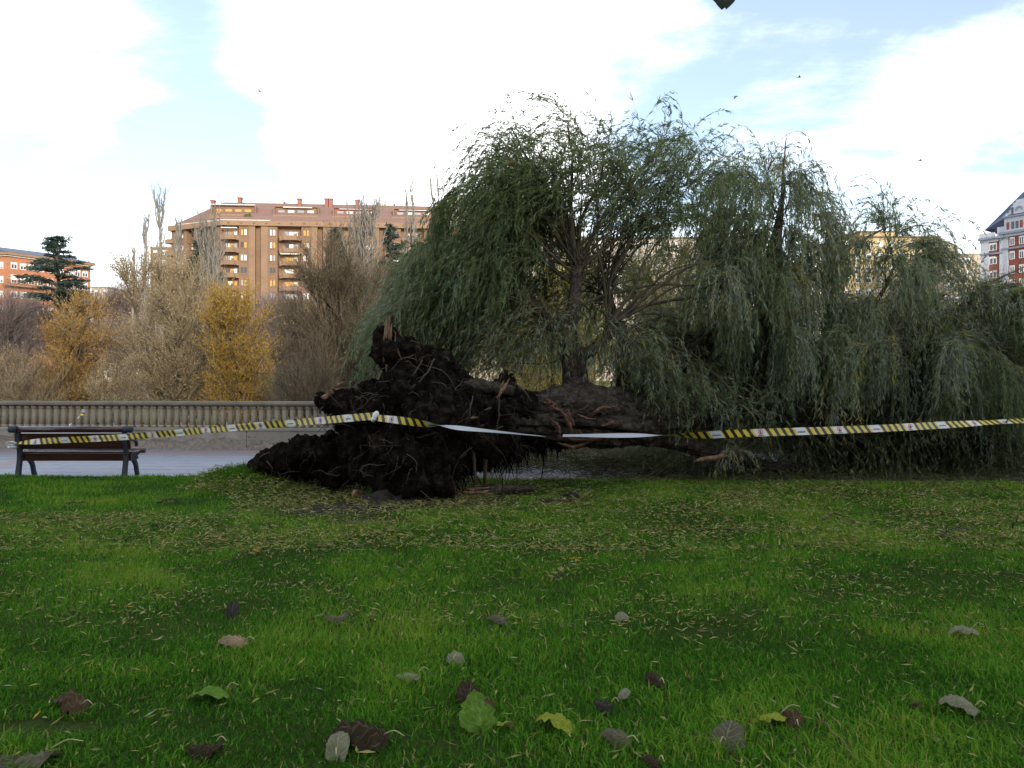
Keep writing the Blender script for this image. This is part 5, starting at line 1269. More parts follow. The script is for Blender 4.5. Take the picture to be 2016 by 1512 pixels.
# cedars and conifers
M_need = mat_tint('conifer_needles', [(0, (0.018, 0.032, 0.026)), (0.6, (0.045, 0.075, 0.06)), (1, (0.09, 0.125, 0.095))], 0.7, 0.1)
def conifer(label, px, Y, y_top, y_bot, hw_px, tiers, name='cedar_tree', zb=2.0, flat=0.16, dens=150, top_fork=False):
    base = np.array([(px - 1008) / F * Y, Y, zb]); zt = zz(y_top, Y); zl = zz(y_bot, Y); hw = hw_px / F * Y
    o = thing(name, label, 'tree', base, 'dark conifers')
    s_ = MB(); s_.tube(crv([base, [base[0] + 0.1, Y, (zb + zt) / 2], [base[0], Y, zt - 0.4]], 10), np.linspace(0.35, 0.06, 10), 7); s_.build('trunk', M_wood_dark, o)
    b_ = MB(); l_ = MB()
    for k in range(tiers):
        f = (k + 0.5) / tiers; z = zl + (zt - zl) * f
        w_ = hw * (1 - f) ** (0.6 if name == 'cedar_tree' else 0.75) * rng.uniform(0.6, 1.2) + 0.25
        for _ in range(6):
            a = rng.uniform(0, 2 * math.pi); ln = w_ * rng.uniform(0.55, 1.1)
            z = zl + (zt - zl) * min(0.97, f + rng.uniform(-0.6, 0.6) / tiers); e = np.array([base[0] + math.cos(a) * ln, Y + math.sin(a) * ln, z + rng.uniform(-0.3, 0.4) * ln * 0.5])
            q = crv([[base[0], Y, z - 0.15 * ln], (np.array([base[0], Y, z]) + e) / 2 + np.array([0, 0, 0.06 * ln]), e], 7)
            b_.tube(q, np.linspace(0.09, 0.02, 7), 4, cap=False)
            n_ = int(dens * (0.3 + ln / hw)); t_ = rng.uniform(0.25, 1.0, n_) * 5.99; i = t_.astype(int); ff_ = (t_ - i)[:, None]
            p = q[i] * (1 - ff_) + q[i + 1] * ff_ + rng.normal(0, 1, (n_, 3)) * np.array([0.28, 0.28, flat]) * (0.5 + ln * 0.12)
            d = rng.normal(0, 1, (n_, 3)) * np.array([1, 1, 0.3]) + np.array([math.cos(a), math.sin(a), -0.1])
            l_.leaves(p, d, rng.uniform(0.25, 0.55, n_), 0.10, np.clip(rng.normal(0.45, 0.25, n_), 0, 1))
    if top_fork:
        for sx, hh in ((-1, 1.0), (1, 0.8)):
            e = np.array([base[0] + sx * 1.45, Y, zt - 0.05 * (sx < 0)]); q = crv([[base[0], Y, zt - 2.6], [base[0] + sx * 0.45, Y, zt - 1.1 * hh], e], 8)
            b_.tube(q, np.linspace(0.12, 0.03, 8), 5, cap=False); n_ = 260; t_ = rng.uniform(0.2, 1.0, n_) * 6.99; i = t_.astype(int)
            l_.leaves(q[i] + rng.normal(0, 0.17, (n_, 3)), rng.normal(0, 1, (n_, 3)) + np.array([sx, 0, -0.6]), rng.uniform(0.2, 0.45, n_), 0.09, np.clip(rng.normal(0.45, 0.25, n_), 0, 1))
    b_.build('branches', M_wood_dark, o, kind='stuff'); l_.build('crown', M_need, o, kind='stuff', smooth=False)
conifer('dark blue-green cedar with forked top in front of the red brick building', 113, 85, 466, 620, 80, 10, top_fork=True, dens=260, flat=0.10)
conifer('dark conifer behind the pale poplars in front of the brown apartments', 398, 95, 446, 570, 32, 12, 'conifer', flat=0.4)
conifer('dark spreading conifer at the right of the brown apartment facade', 665, 90, 450, 570, 46, 9, 'conifer', flat=0.3)
conifer('dark spreading conifer in front of the right roof terrace', 768, 92, 440, 600, 52, 10, 'conifer', flat=0.22)
# ================================================================== BENCH
M_iron = mat_surface('bench_cast_iron', [(0.016, 0.02, 0.024), (0.03, 0.036, 0.042)], 12, 0.55, 0.3, 0.003, spec=0.4)
M_slat = mat_surface('bench_dark_wood', [(0.030, 0.011, 0.010), (0.055, 0.020, 0.017)], 5, 0.2, 0.3, 0.002, stretch=(0.3, 4, 4), spec=0.6)
BX0, BY, BL = -8.30, 13.06, 2.02
bench = thing('park_bench', 'dark wooden park bench with iron ends seen from behind, tape tied to it', 'bench', (BX0 + BL / 2, BY, pz))
def bp_(x, y, z): return np.array((BX0 + x, BY + y, pz + z))
def bar_path(mb, x, pts, w_, th):
    """flat iron bar of width th (across x) along a side-view path of (y, z, half-thickness)"""
    q = crv(np.array(pts, float), 22)
    t_ = np.gradient(q[:, :2], axis=0); t_ /= np.linalg.norm(t_, axis=1, keepdims=True); nn = np.stack([-t_[:, 1], t_[:, 0]], -1)
    V = []
    for (y, z, h), n_ in zip(q, nn):
        for sx, sn in ((-1, -1), (1, -1), (1, 1), (-1, 1)):
            V.append(bp_(x + sx * w_, y + n_[0] * sn * h, z + n_[1] * sn * h))
    K = len(q); i = np.arange(K - 1)[:, None] * 4; j = np.arange(4)[None, :]; j2 = (j + 1) % 4
    Q = np.vstack([np.stack([i + j, i + 4 + j, i + 4 + j2, i + j2], -1).reshape(-1, 4), [[0, 1, 2, 3], [4 * K - 1, 4 * K - 2, 4 * K - 3, 4 * K - 4]]])
    mb.add(V, Q)
for x in (0.13, BL - 0.13):
    m_ = MB()
    bar_path(m_, x, [(-0.03, 0.0, 0.045), (0.0, 0.16, 0.036), (0.03, 0.34, 0.034), (0.02, 0.52, 0.032), (-0.03, 0.78, 0.028)], 0.034, 0)
    legf = bevel(m_.build('end_frame', M_iron, bench, smooth=False), 0.006)
    m_ = MB(); bar_path(m_, x, [(0.03, 0.36, 0.03), (0.12, 0.30, 0.03), (0.25, 0.30, 0.034), (0.36, 0.20, 0.032), (0.40, 0.08, 0.03), (0.43, 0.0, 0.036)], 0.030, 0)
    bevel(m_.build('front_leg', M_iron, bench, smooth=False), 0.005)
    m_ = MB(); bar_path(m_, x, [(0.02, 0.37, 0.035), (0.2, 0.36, 0.04), (0.36, 0.38, 0.045), (0.50, 0.415, 0.03)], 0.032, 0)
    bevel(m_.build('seat_support', M_iron, bench, smooth=False), 0.005)
    m_ = MB(); bar_path(m_, x, [(0.0, 0.50, 0.016), (0.08, 0.58, 0.016), (0.22, 0.61, 0.017), (0.36, 0.585, 0.017), (0.40, 0.53, 0.02), (0.38, 0.50, 0.016)], 0.022, 0)
    bevel(m_.build('armrest', M_iron, bench, smooth=False), 0.004)
    m_ = MB(); m_.tube([bp_(x - 0.045, 0.34, 0.31), bp_(x + 0.045, 0.34, 0.31)], 0.03, 12); m_.build('boss', M_iron, bench)
M_seat = mat_surface('bench_wet_seat_wood', [(0.030, 0.011, 0.010), (0.055, 0.020, 0.017)], 5, 0.16, 0.0, 0.0, stretch=(0.3, 4, 4), spec=0.8)
[n_ for n_ in M_seat.node_tree.nodes if n_.type == 'BSDF_PRINCIPLED'][0].inputs['Coat Weight'].default_value = 1.0
def slat_(name, prof):
    m_ = MB(); m_.prism(prof, 0.06, BL - 0.06, lambda p, q, a: bp_(a, p, q)); return bevel(m_.build(name, M_seat if name == 'seat_slat' else M_slat, bench, smooth=False), 0.006)
m_ = MB(); m_.tube([bp_(0.05, -0.035, 0.805), bp_(BL - 0.05, -0.035, 0.805)], 0.052, 16); m_.build('top_rail', M_slat, bench)
for x in (0.0, BL):
    s_ = 1 if x == 0 else -1
    m_ = MB(); m_.tube([bp_(x - s_ * 0.012, -0.035, 0.805), bp_(x, -0.035, 0.805), bp_(x + s_ * 0.13, -0.035, 0.805)], [0.04, 0.058, 0.058], 16); m_.build('rail_cap', M_iron, bench)
def plank(y0, z0, y1, z1, t_):
    d = np.array([y1 - y0, z1 - z0]); L = np.linalg.norm(d); d /= L; n_ = np.array([-d[1], d[0]]) * t_ / 2
    return [(y0 + n_[0], z0 + n_[1]), (y1 + n_[0], z1 + n_[1]), (y1 - n_[0], z1 - n_[1]), (y0 - n_[0], z0 - n_[1])]
slat_('back_slat', plank(0.05, 0.475, 0.0, 0.742, 0.035))
slat_('seat_rear_board', plank(0.075, 0.275, 0.07, 0.405, 0.03))
slat_('seat_slat', plank(0.09, 0.415, 0.24, 0.405, 0.03))
slat_('seat_slat', plank(0.255, 0.405, 0.395, 0.412, 0.03))
m_ = MB(); m_.tube([bp_(0.02, 0.465, 0.415), bp_(BL - 0.02, 0.465, 0.415)], 0.045, 14); m_.build('seat_front_roll', M_slat, bench)

# ================================================================== BARRIER TAPE
m, t, b, o = mat_new('tape_print')
uvn = t.nodes.new('ShaderNodeUVMap'); sp = t.nodes.new('ShaderNodeSeparateXYZ'); t.links.new(uvn.outputs[0], sp.inputs[0])
def tm(op, a, b_=None, c_=None):
    n_ = t.nodes.new('ShaderNodeMath'); n_.operation = op
    for i_, v in enumerate((a, b_, c_)):
        if v is None: continue
        if isinstance(v, (int, float)): n_.inputs[i_].default_value = v
        else: t.links.new(v, n_.inputs[i_])
    return n_.outputs[0]
PER = 0.565
s_ = tm('MULTIPLY_ADD', sp.outputs[1], 0.055, sp.outputs[0])
ph = tm('MODULO', tm('ADD', s_, 50 * PER), PER)
wb = tm('LESS_THAN', ph, 0.15)
stp = tm('MODULO', tm('ADD', tm('SUBTRACT', ph, 0.15), 0.118 * 0.75), 0.118 * 0.89)
blk = tm('LESS_THAN', stp, 0.050)
mxa = t.nodes.new('ShaderNodeMix'); mxa.data_type = 'RGBA'; t.links.new(blk, mxa.inputs[0]); mxa.inputs[6].default_value = (0.55, 0.42, 0.03, 1); mxa.inputs[7].default_value = (0.012, 0.012, 0.014, 1)
mxb = t.nodes.new('ShaderNodeMix'); mxb.data_type = 'RGBA'; t.links.new(wb, mxb.inputs[0]); t.links.new(mxa.outputs[2], mxb.inputs[6]); mxb.inputs[7].default_value = (0.55, 0.56, 0.58, 1)
ge = t.nodes.new('ShaderNodeNewGeometry')
mxc = t.nodes.new('ShaderNodeMix'); mxc.data_type = 'RGBA'; t.links.new(ge.outputs['Backfacing'], mxc.inputs[0]); t.links.new(mxb.outputs[2], mxc.inputs[6]); mxc.inputs[7].default_value = (0.42, 0.44, 0.46, 1)
t.links.new(mxc.outputs[2], b.inputs['Base Color']); b.inputs['Roughness'].default_value = 0.32; b.inputs['Specular IOR Level'].default_value = 0.5
M_tape = m
M_ink = mat_plain('tape_black_print', (0.02, 0.03, 0.05), 0.5); M_redink = mat_plain('tape_red_print', (0.55, 0.03, 0.03), 0.5)

def text_mesh(body, size):
    c_ = bpy.data.curves.new('lettering', 'FONT'); c_.body = body; c_.size = size; c_.align_x = 'CENTER'; c_.align_y = 'CENTER'; c_.offset = 0.0006; c_.resolution_u = 2
    ob = bpy.data.objects.new('lettering_src', c_); COL.objects.link(ob); bpy.context.view_layer.update()
    me_ = bpy.data.meshes.new_from_object(ob.evaluated_get(bpy.context.evaluated_depsgraph_get()))
    bpy.data.objects.remove(ob); return me_
WORD = text_mesh('acciona', 0.036)
WV = np.array([v.co[:] for v in WORD.vertices]); WF = [tuple(p.vertices) for p in WORD.polygons]
def flat_part(name, V2, faces, frame, mat_, par):
    """V2 (n,2) print on the tape: x along in m, y across in m"""
    me_ = bpy.data.meshes.new(name)
    pts = [frame(x, y) - ORG[par.name] for x, y in V2]
    me_.from_pydata([tuple(p) for p in pts], [], faces); me_.update(); me_.materials.append(mat_)
    return link_mesh(name, me_, par)
def ribbon(name, label, ctrl, width, seg=0.05, u_start=0.0, print_=True, mat_=None, cat='tape', group=None, wav=0.006):
    """ctrl rows: px, py (centre line), Y, roll in degrees (0 upright facing the camera, 90 lying flat)"""
    pts = np.array([list(P(q[0], q[1], q[2])) + [q[3]] for q in ctrl])
    L = np.linalg.norm(np.diff(pts[:, :3], axis=0), axis=1).sum(); n_ = max(8, int(L / seg))
    c_ = crv(pts, n_); p = c_[:, :3]; roll = np.radians(c_[:, 3])
    s_ = np.concatenate([[0], np.cumsum(np.linalg.norm(np.diff(p, axis=0), axis=1))])
    p[:, 1] += wav * np.sin(s_ * 5.1) ; roll = roll + 0.10 * np.sin(s_ * 3.3 + 1)
    t_ = np.gradient(p, axis=0); t_ /= np.linalg.norm(t_, axis=1, keepdims=True)
    up = np.array([0, 0, 1.]) - t_ * t_[:, 2:3]; up /= np.linalg.norm(up, axis=1, keepdims=True)
    nn = np.cross(t_, up)                      # towards the camera for t = +x
    ac = up * np.cos(roll)[:, None] - nn * np.sin(roll)[:, None] * 1.0
    fn = np.cross(t_, ac)
    root_ = thing(name, label, cat, p[0], group)
    V = []; 
    for k in range(n_):
        for f in (-0.5, -0.17, 0.17, 0.5): V.append(p[k] + ac[k] * width * f + fn[k] * 0.004 * math.sin(f * 9 + s_[k] * 4))
    i = np.arange(n_ - 1)[:, None] * 4; j = np.arange(3)[None, :]
    Q = np.stack([i + j, i + 4 + j, i + 5 + j, i + 1 + j], -1).reshape(-1, 4)
    mb = MB(); mb.add(V, Q); ob = mb.build('strip', mat_ or M_tape, root_)
    uvl = ob.data.uv_layers.new(name='UVMap')
    vi = np.empty(len(ob.data.loops), np.int32); ob.data.loops.foreach_get('vertex_index', vi)
    uu = s_[vi // 4] + u_start; vv = np.array([0, 0.33, 0.67, 1.0])[vi % 4]
    uvl.data.foreach_set('uv', np.stack([uu, vv], -1).astype(np.float32).ravel())
    if print_:
        def frame(s0, y):
            s0 = min(max(s0, 0), s_[-1] - 1e-4); k = int(np.searchsorted(s_, s0)) - 1; k = max(0, min(k, n_ - 2)); f = (s0 - s_[k]) / (s_[k + 1] - s_[k])
            L_ = lambda A: A[k] * (1 - f) + A[k + 1] * f
            # the print lies just proud of the strip
            fr = (y / width + 0.5) * 3; q0 = int(min(max(fr, 0), 2)); g_ = fr - q0
            A = np.array(V).reshape(n_, 4, 3) if not hasattr(frame, 'A') else frame.A; frame.A = A
            base_ = (A[k, q0] * (1 - g_) + A[k, q0 + 1] * g_) * (1 - f) + (A[k + 1, q0] * (1 - g_) + A[k + 1, q0 + 1] * g_) * f
            return base_ + L_(fn) * 0.0025
        kk = 0
        ns = int(math.floor((u_start) / PER))
        for q in range(ns, ns + int(s_[-1] / PER) + 2):
            uc = q * PER + 0.075 - 0.0275 - u_start
            if uc < 0.12 or uc > s_[-1] - 0.12: continue
            k = int(np.searchsorted(s_, uc))
            if abs(math.degrees(roll[min(k, n_ - 1)])) > 75: continue
            if q % 2 == 0:
                V2 = np.stack([WV[:, 0] * 1.0 + uc, WV[:, 1] - 0.006], -1); flat_part('printed_word', V2, WF, frame, M_ink, root_)
            else:
                a = np.linspace(0, 2 * math.pi, 21)[:-1]
                V2 = [(uc + r_ * math.cos(x), 0.006 + r_ * math.sin(x)) for r_ in (0.026, 0.034) for x in a]
                fc_ = [(h, (h + 1) % 20, 20 + (h + 1) % 20, 20 + h) for h in range(20)]
                w_ = len(V2); V2 += [(uc - 0.021, 0.024), (uc - 0.017, 0.028), (uc + 0.021, -0.012), (uc + 0.017, -0.016)]; fc_.append((w_, w_ + 1, w_ + 2, w_ + 3))
                sg = flat_part('no_entry_symbol', V2, fc_, frame, M_redink, root_)
                V2 = [(uc + x, y) for x, y in ((-0.010, -0.014), (0.010, -0.014), (0.012, 0.004), (0.006, 0.012), (0.006, 0.022), (-0.006, 0.022), (-0.006, 0.012), (-0.012, 0.004))]
                V2 += [(uc - 0.04, -0.041), (uc + 0.04, -0.041), (uc + 0.04, -0.034), (uc - 0.04, -0.034)]
                flat_part('printed_figure', V2, [tuple(range(8)), (8, 9, 10, 11)], frame, M_ink, root_)
    return root_, p, ac
GT = 'strands of barrier tape'
ribbon('barrier_tape', 'yellow and black barrier tape from the bench across to the root stub', [(30, 872, 12.92, 70), (60, 870, 12.85, 30), (110, 867, 12.75, 10), (180, 864, 12.6, 0), (250, 860, 12.4, 0), (350, 852, 12.05, 0), (474, 841, 11.4, 0), (618, 829, 10.75, 5), (700, 822, 10.25, 10), (738, 819, 10.08, 25)], 0.098, u_start=0.22, group=GT)
ribbon('barrier_tape', 'twisted barrier tape running from the root stub towards the trunk', [(738, 822, 10.06, 30), (790, 828, 9.88, 10), (840, 835, 9.78, -30), (870, 838, 9.76, -85), (900, 842, 9.78, -115), (940, 846, 9.85, -118), (1000, 852, 10.15, -112), (1040, 856, 10.45, -100), (1070, 858.5, 10.8, -95)], 0.095, u_start=0.35, group=GT)
ribbon('barrier_tape', 'barrier tape stretched in front of the willow to the right edge', [(1108, 857.5, 10.62, -116), (1180, 857.5, 10.5, -118), (1250, 857, 10.4, -112), (1310, 857, 10.3, -80), (1372, 857, 10.2, -40), (1462, 853, 10.15, 5), (1550, 850, 10.2, 15), (1718, 844, 10.5, 12), (1870, 836, 10.9, 25), (1942, 832, 11.1, 45), (2016, 828, 11.3, 58), (2200, 820, 11.8, 40), (2400, 812, 12.2, 20)], 0.098, u_start=0.30, group=GT)
ribbon('barrier_tape', 'second strand of barrier tape seen between the balusters', [(180, 836, 19.0, 10), (340, 836, 18.95, 10), (480, 834, 18.85, 15), (560, 826, 18.75, 10), (640, 818, 18.7, 0)], 0.10, u_start=0.1, print_=False, group=GT)
ribbon('barrier_tape', 'loose white tail of tape behind the bench top', [(136, 838, 17.4, 20), (146, 829, 17.35, 60), (158, 818, 17.3, 30), (166, 811, 17.3, 5), (160, 808, 17.28, 20)], 0.08, seg=0.03, u_start=0.0, print_=False, group=GT)
# the knots
M_tapewhite = mat_plain('tape_white', (0.66, 0.68, 0.70), 0.35)
m_ = MB(); m_.tube(crv([P(734, 830, 10.06), P(738, 820, 10.05), P(743, 811, 10.08)], 8), [0.022, 0.034, 0.036, 0.03, 0.034, 0.036, 0.034, 0.026], 8, jitter=0.15)
kn = m_.build('tape_knot', M_tapewhite); tag(kn, 'white knot of tape wound round the root stub', 'knot')
m_ = MB()
for q in range(3): m_.tube(crv([P(12 + 2 * q, 873 + 4 * q, 12.95), P(22, 870 + 5 * q, 12.9), P(34, 872 + 4 * q, 12.95)], 6), 0.022, 6, flat=0.4, jitter=0.2)
kn = m_.build('tape_knot', M_tapewhite); tag(kn, 'crumpled knot of tape on the left end of the bench', 'knot')

# ================================================================== LITTER AND LEAVES ON THE LAWN
M_litter = mat_tint('fallen_willow_leaf', [(0.0, (0.06, 0.085, 0.02)), (0.3, (0.15, 0.17, 0.045)), (0.6, (0.26, 0.25, 0.075)), (0.8, (0.33, 0.28, 0.11)), (0.93, (0.32, 0.32, 0.23)), (1.0, (0.40, 0.25, 0.03))], 0.75, 0.15, 0.08)
lt = MB()
def litter(n_, y0, y1, x_lo, x_hi, leaf, z_up=0.035):
    Y = rng.uniform(y0, y1, n_); X = np.array([rng.uniform(x_lo, x_hi) for _ in range(n_)]) / F * Y if x_hi > 20 else rng.uniform(x_lo, x_hi, n_)
    k = Y < y_edge(X) - 0.05; X, Y = X[k], Y[k]
    cl = patch_noise(X, Y, 1.1, 31.0); keep = rng.random(len(X)) < 0.62 + 0.9 * cl
    X, Y = X[keep], Y[keep]; N = len(X)
    Z = height_field(X, Y) + rng.uniform(0.012, z_up, N)
    th = rng.uniform(0, 2 * math.pi, N)
    d = np.stack([np.cos(th), np.sin(th), rng.normal(0, 0.22, N)], -1)
    lt.leaves(np.stack([X, Y, Z], -1), d, leaf * rng.uniform(0.6, 1.35, N), leaf * 0.16 * rng.uniform(0.7, 1.3, N), np.clip(rng.beta(2.2, 1.9, N) * 0.95 + (rng.random(N) < 0.05) * 0.3, 0, 1), up=np.array([0, 0, 1.]))
litter(1100, 2.6, 4.8, -1150, 1150, 0.065)
litter(6500, 4.8, 7.0, -1150, 1150, 0.062)
litter(26000, 7.0, 9.2, -1150, 1150, 0.078)
litter(42000, 9.2, 12.9, -560, 1200, 0.084)
litter(4500, 9.2, 12.9, -1200, -500, 0.08)
litter(2600, 10.8, 12.6, -4.6, -3.2, 0.09, 0.12)
litter(1100, 9.6, 10.7, -3.2, -0.6, 0.085, 0.05)
n_ = 16000
X = rng.uniform(-0.4, 10.5, n_); Y = y_edge(X) + rng.uniform(-0.35, 3.6, n_)
k = (rng.random(n_) < np.clip(0.35 + (X - 0.6) * 0.35, 0, 1)) & ((X > 1.5) | (Y > y_edge(X) + 0.7)); X, Y = X[k], Y[k]; n_ = len(X); th = rng.uniform(0, 2 * math.pi, n_)
hh_ = np.where((X < 3.2) & (Y > y_edge(X) + 0.9), 0.30, 0.09)
lt.leaves(np.stack([X, Y, pz + 0.004 + rng.random(n_) * hh_], -1), np.stack([np.cos(th), np.sin(th), rng.normal(0, 0.3, n_)], -1), rng.uniform(0.06, 0.12, n_), 0.017, np.clip(rng.normal(0.12, 0.15, n_), 0, 1))
tag(lt.build('leaf_litter', M_litter, smooth=False), 'narrow fallen willow leaves strewn over the grass', 'leaf litter', kind='stuff')

# bare earth torn open at the foot of the root plate
M_soil2 = mat_surface('bare_earth', [(0.014, 0.012, 0.010), (0.034, 0.029, 0.024), (0.06, 0.05, 0.042)], 6.0, 1.0, 1.0, 0.04, spec=0.15)
def mound(px, py, rx, ry, h, name, label, mat_, n_=26):
    Y0 = EYE * F / (py - 756.0); X0 = (px - 1008) / F * Y0
    V = []; g_ = np.linspace(-1, 1, n_)
    for v in g_:
        for u in g_:
            d = math.sqrt(u * u + v * v); x, y = X0 + u * rx, Y0 + v * ry
            w_ = max(0.0, 1 - d * d) + 0.35 * noise.noise(Vector((x * 3, y * 3, 2.2)))
            z = lawn_z(x, y) - 0.03 + (h * max(0, w_) ** 0.8) * (0.75 + 0.5 * noise.noise(Vector((x * 7, y * 7, 4)))) + 0.02 * noise.noise(Vector((x * 22, y * 22, 1)))
            if d > 1: z = lawn_z(x, y) - 0.03
            V.append((x, y, z))
    i, j = np.meshgrid(np.arange(n_ - 1), np.arange(n_ - 1), indexing='ij'); a = (i * n_ + j).ravel()
    mb = MB(); mb.add(V, np.stack([a, a + 1, a + n_ + 1, a + n_], -1)); return tag(mb.build(name, mat_), label, 'soil')
mound(680, 998, 1.05, 0.62, 0.075, 'bare_soil', 'dark bare soil torn open in front of the root plate', M_soil2, 44)
mound(770, 985, 0.42, 0.30, 0.22, 'soil_mound', 'small grass-topped mound of earth under the root plate', M_soil2, 34)
mound(1110, 985, 0.50, 0.24, 0.07, 'bare_soil', 'patch of dug-up soil right of the broken log', M_soil2, 34)
mound(1122, 978, 0.20, 0.13, 0.15, 'soil_clod', 'lumpy dark clod of soil beyond the broken log', M_soil2, 22)
mound(720, 1024, 0.5, 0.28, 0.04, 'bare_soil', 'thin scrape of soil on the grass nearest the root plate', M_soil2, 30)
mound(90, 1440, 0.36, 0.11, 0.02, 'bare_soil', 'worn muddy streak in the grass at the lower left corner', M_soil2, 30)
mound(890, 990, 0.9, 0.4, 0.05, 'bare_soil', 'soil under the right foot of the root plate', M_soil2, 34)
# tuft growing on the small mound
tf = MB(); n_ = 700; Y0 = EYE * F / (980 - 756.0); X0 = (770 - 1008) / F * Y0
X = X0 + rng.normal(0, 0.17, n_); Y = Y0 + rng.normal(0, 0.12, n_)
Z = np.array([lawn_z(a, b_) + 0.20 * max(0, 1 - ((a - X0) / 0.42) ** 2 - ((b_ - Y0) / 0.3) ** 2) - 0.03 for a, b_ in zip(X, Y)])
pth = strand_paths(np.stack([X, Y, Z], -1), rng.normal(0, 0.5, (n_, 3)) + np.array([0, 0, 1.]), rng.uniform(0.05, 0.13, n_), 5, 0.35, wob=0.15)
tf.strands(pth, 0.004, 0.0012, np.clip(rng.normal(0.25, 0.2, n_), 0, 0.9)); tag(tf.build('grass_tuft', M_grass), 'dark green grass tuft on the small mound under the root plate', 'grass', kind='thing')
# long turf at the lifted edge
tf = MB(); n_ = 2600
X = rng.normal(-3.95, 0.42, n_); Y = rng.normal(11.75, 0.32, n_); k = Y < y_edge(X) - 0.05; X, Y = X[k], Y[k]; n_ = len(X)
pth = strand_paths(np.stack([X, Y, height_field(X, Y)], -1), rng.normal(0, 0.6, (n_, 3)) + np.array([-0.2, -0.2, 1.]), rng.uniform(0.06, 0.16, n_), 5, 0.45, wob=0.15)
tf.strands(pth, 0.005, 0.0015, np.clip(rng.normal(0.5, 0.25, n_), 0, 1)); tag(tf.build('grass_tuft', M_grass), 'long rumpled grass at the lifted turf edge left of the roots', 'grass', kind='thing')

# earth and broken twigs swept under the crown
db = MB(); n_ = 900
X = rng.uniform(1.2, 10.0, n_); Y = y_edge(X) + rng.uniform(-0.1, 2.2, n_); th = rng.uniform(0, 2 * math.pi, n_)
pth = strand_paths(np.stack([X, Y, np.full(n_, pz + 0.03)], -1), np.stack([np.cos(th), np.sin(th), rng.uniform(0, 0.9, n_)], -1), rng.uniform(0.2, 0.9, n_), 7, 0.25, wob=0.12, floor=pz + 0.01)
db.strands(pth, rng.uniform(0.003, 0.008, n_), 0.0015, rng.random(n_) * 0.6)
n_ = 1500; X = rng.uniform(-0.7, 3.2, n_); Y = y_edge(X) + rng.uniform(0.9, 4.2, n_); th = rng.uniform(0, 2 * math.pi, n_)
pth = strand_paths(np.stack([X, Y, np.full(n_, pz + 0.02) + rng.uniform(0, 0.22, n_)], -1), np.stack([np.cos(th), np.sin(th), rng.uniform(-0.1, 0.5, n_)], -1), rng.uniform(0.3, 0.9, n_), 7, 0.25, wob=0.12, floor=pz + 0.01)
db.strands(pth, rng.uniform(0.003, 0.009, n_), 0.0015, rng.random(n_))
tag(db.build('brushwood', M_twig), 'broken bare twigs heaped on the path under the willow crown', 'brushwood', kind='stuff')
# broken log lying at the foot of the roots
def GP(px, py, lift=0.0):
    Y = (EYE - lift) * F / (py - 756.0); return np.array(((px - 1008) / F * Y, Y, lift))
log = thing('broken_log', 'split root log with pale torn wood lying on the grass under the roots', 'log', GP(940, 980))
m_ = MB(); a, b_ = P(985, 965, 10.75), P(1050, 962, 10.9); m_.tube(crv([P(940, 968, 10.7), a, b_], 14), np.array([9, 10, 11, 12, 13, 13, 12, 11, 10, 9, 8, 8, 7, 5]) / F * 10.7, 10, jitter=0.15); m_.build('bark', M_bark, log)
for (pts, r_) in (([(882, 962, 10.6), (915, 975, 10.55), (950, 972, 10.6), (985, 966, 10.7)], (9, 8, 8, 7)), ([(890, 975, 10.5), (930, 985, 10.48), (965, 972, 10.6)], (4, 6, 4)), ([(905, 955, 10.62), (925, 964, 10.58), (965, 958, 10.65)], (2, 4, 3)), ([(884, 955, 10.62), (890, 968, 10.58), (905, 980, 10.55)], (3, 6, 3))):
    root(pts, r_, M_split, 7, 'torn_wood', 0.25, 10, par=log)
m_ = MB(); c_ = P(699, 971, 10.6); m_.add(iv * np.array([0.055, 0.05, 0.075]) * rng.uniform(0.7, 1.3, (len(iv), 1)) + c_, None, it); m_.tube([c_, c_ + np.array([0.12, 0.15, -0.08])], [0.04, 0.03], 7)
tag(m_.build('root_stub', mat_surface('pink_cut_wood', [(0.32, 0.15, 0.09), (0.5, 0.27, 0.17)], 12, 0.8), smooth=False), 'small pinkish snapped root end poking from the bare soil', 'root')

# twigs on the lawn
def lawn_twig(label, pts, r_=0.006, side=3, leaves_=0, mat_=None, tint=0.7):
    q = crv([GP(x, y, z) for x, y, z in pts], 12); q += rng.normal(0, 0.006, q.shape)
    o = thing('fallen_twig', label, 'twig', q[0], 'twigs on the lawn')
    m_ = MB(); m_.tube(q, np.linspace(r_, r_ * 0.4, 12), 5); 
    for _ in range(side):
        i = int(rng.integers(2, 10)); e = q[i] + rng.normal(0, 0.09, 3) * np.array([1, 1, 0.35]) + np.array([0, 0, 0.015]); m_.tube(crv([q[i], (q[i] + e) / 2 + rng.normal(0, 0.01, 3), e], 5), np.linspace(r_ * 0.6, r_ * 0.2, 5), 4)
    m_.build('stem', mat_ or M_bark_thin, o)
    if leaves_:
        l_ = MB(); i = rng.integers(1, 12, leaves_); l_.leaves(q[i] + rng.normal(0, 0.012, (leaves_, 3)), rng.normal(0, 1, (leaves_, 3)) * np.array([1, 1, 0.3]), rng.uniform(0.05, 0.09, leaves_), 0.013, np.clip(rng.normal(tint, 0.15, leaves_), 0, 1)); l_.build('leaves', M_litter, o, smooth=False)
lawn_twig('dark forked twig on the grass left of the root plate', [(308, 990, 0.03), (330, 982, 0.05), (360, 988, 0.03)], 0.012, 8)
lawn_twig('short dark twig on the grass in front of the bench', [(130, 992, 0.02), (150, 989, 0.03), (176, 990, 0.02)], 0.009, 4)
lawn_twig('grey leafy twig on the grass in the middle of the lawn', [(1090, 1138, 0.03), (1112, 1122, 0.04), (1132, 1100, 0.03)], 0.007, 4, 26, tint=0.9)
lawn_twig('brown leafy twig on the grass below the tape', [(1620, 1025, 0.03), (1645, 1010, 0.05), (1690, 1032, 0.03)], 0.009, 5, 30, tint=0.8)
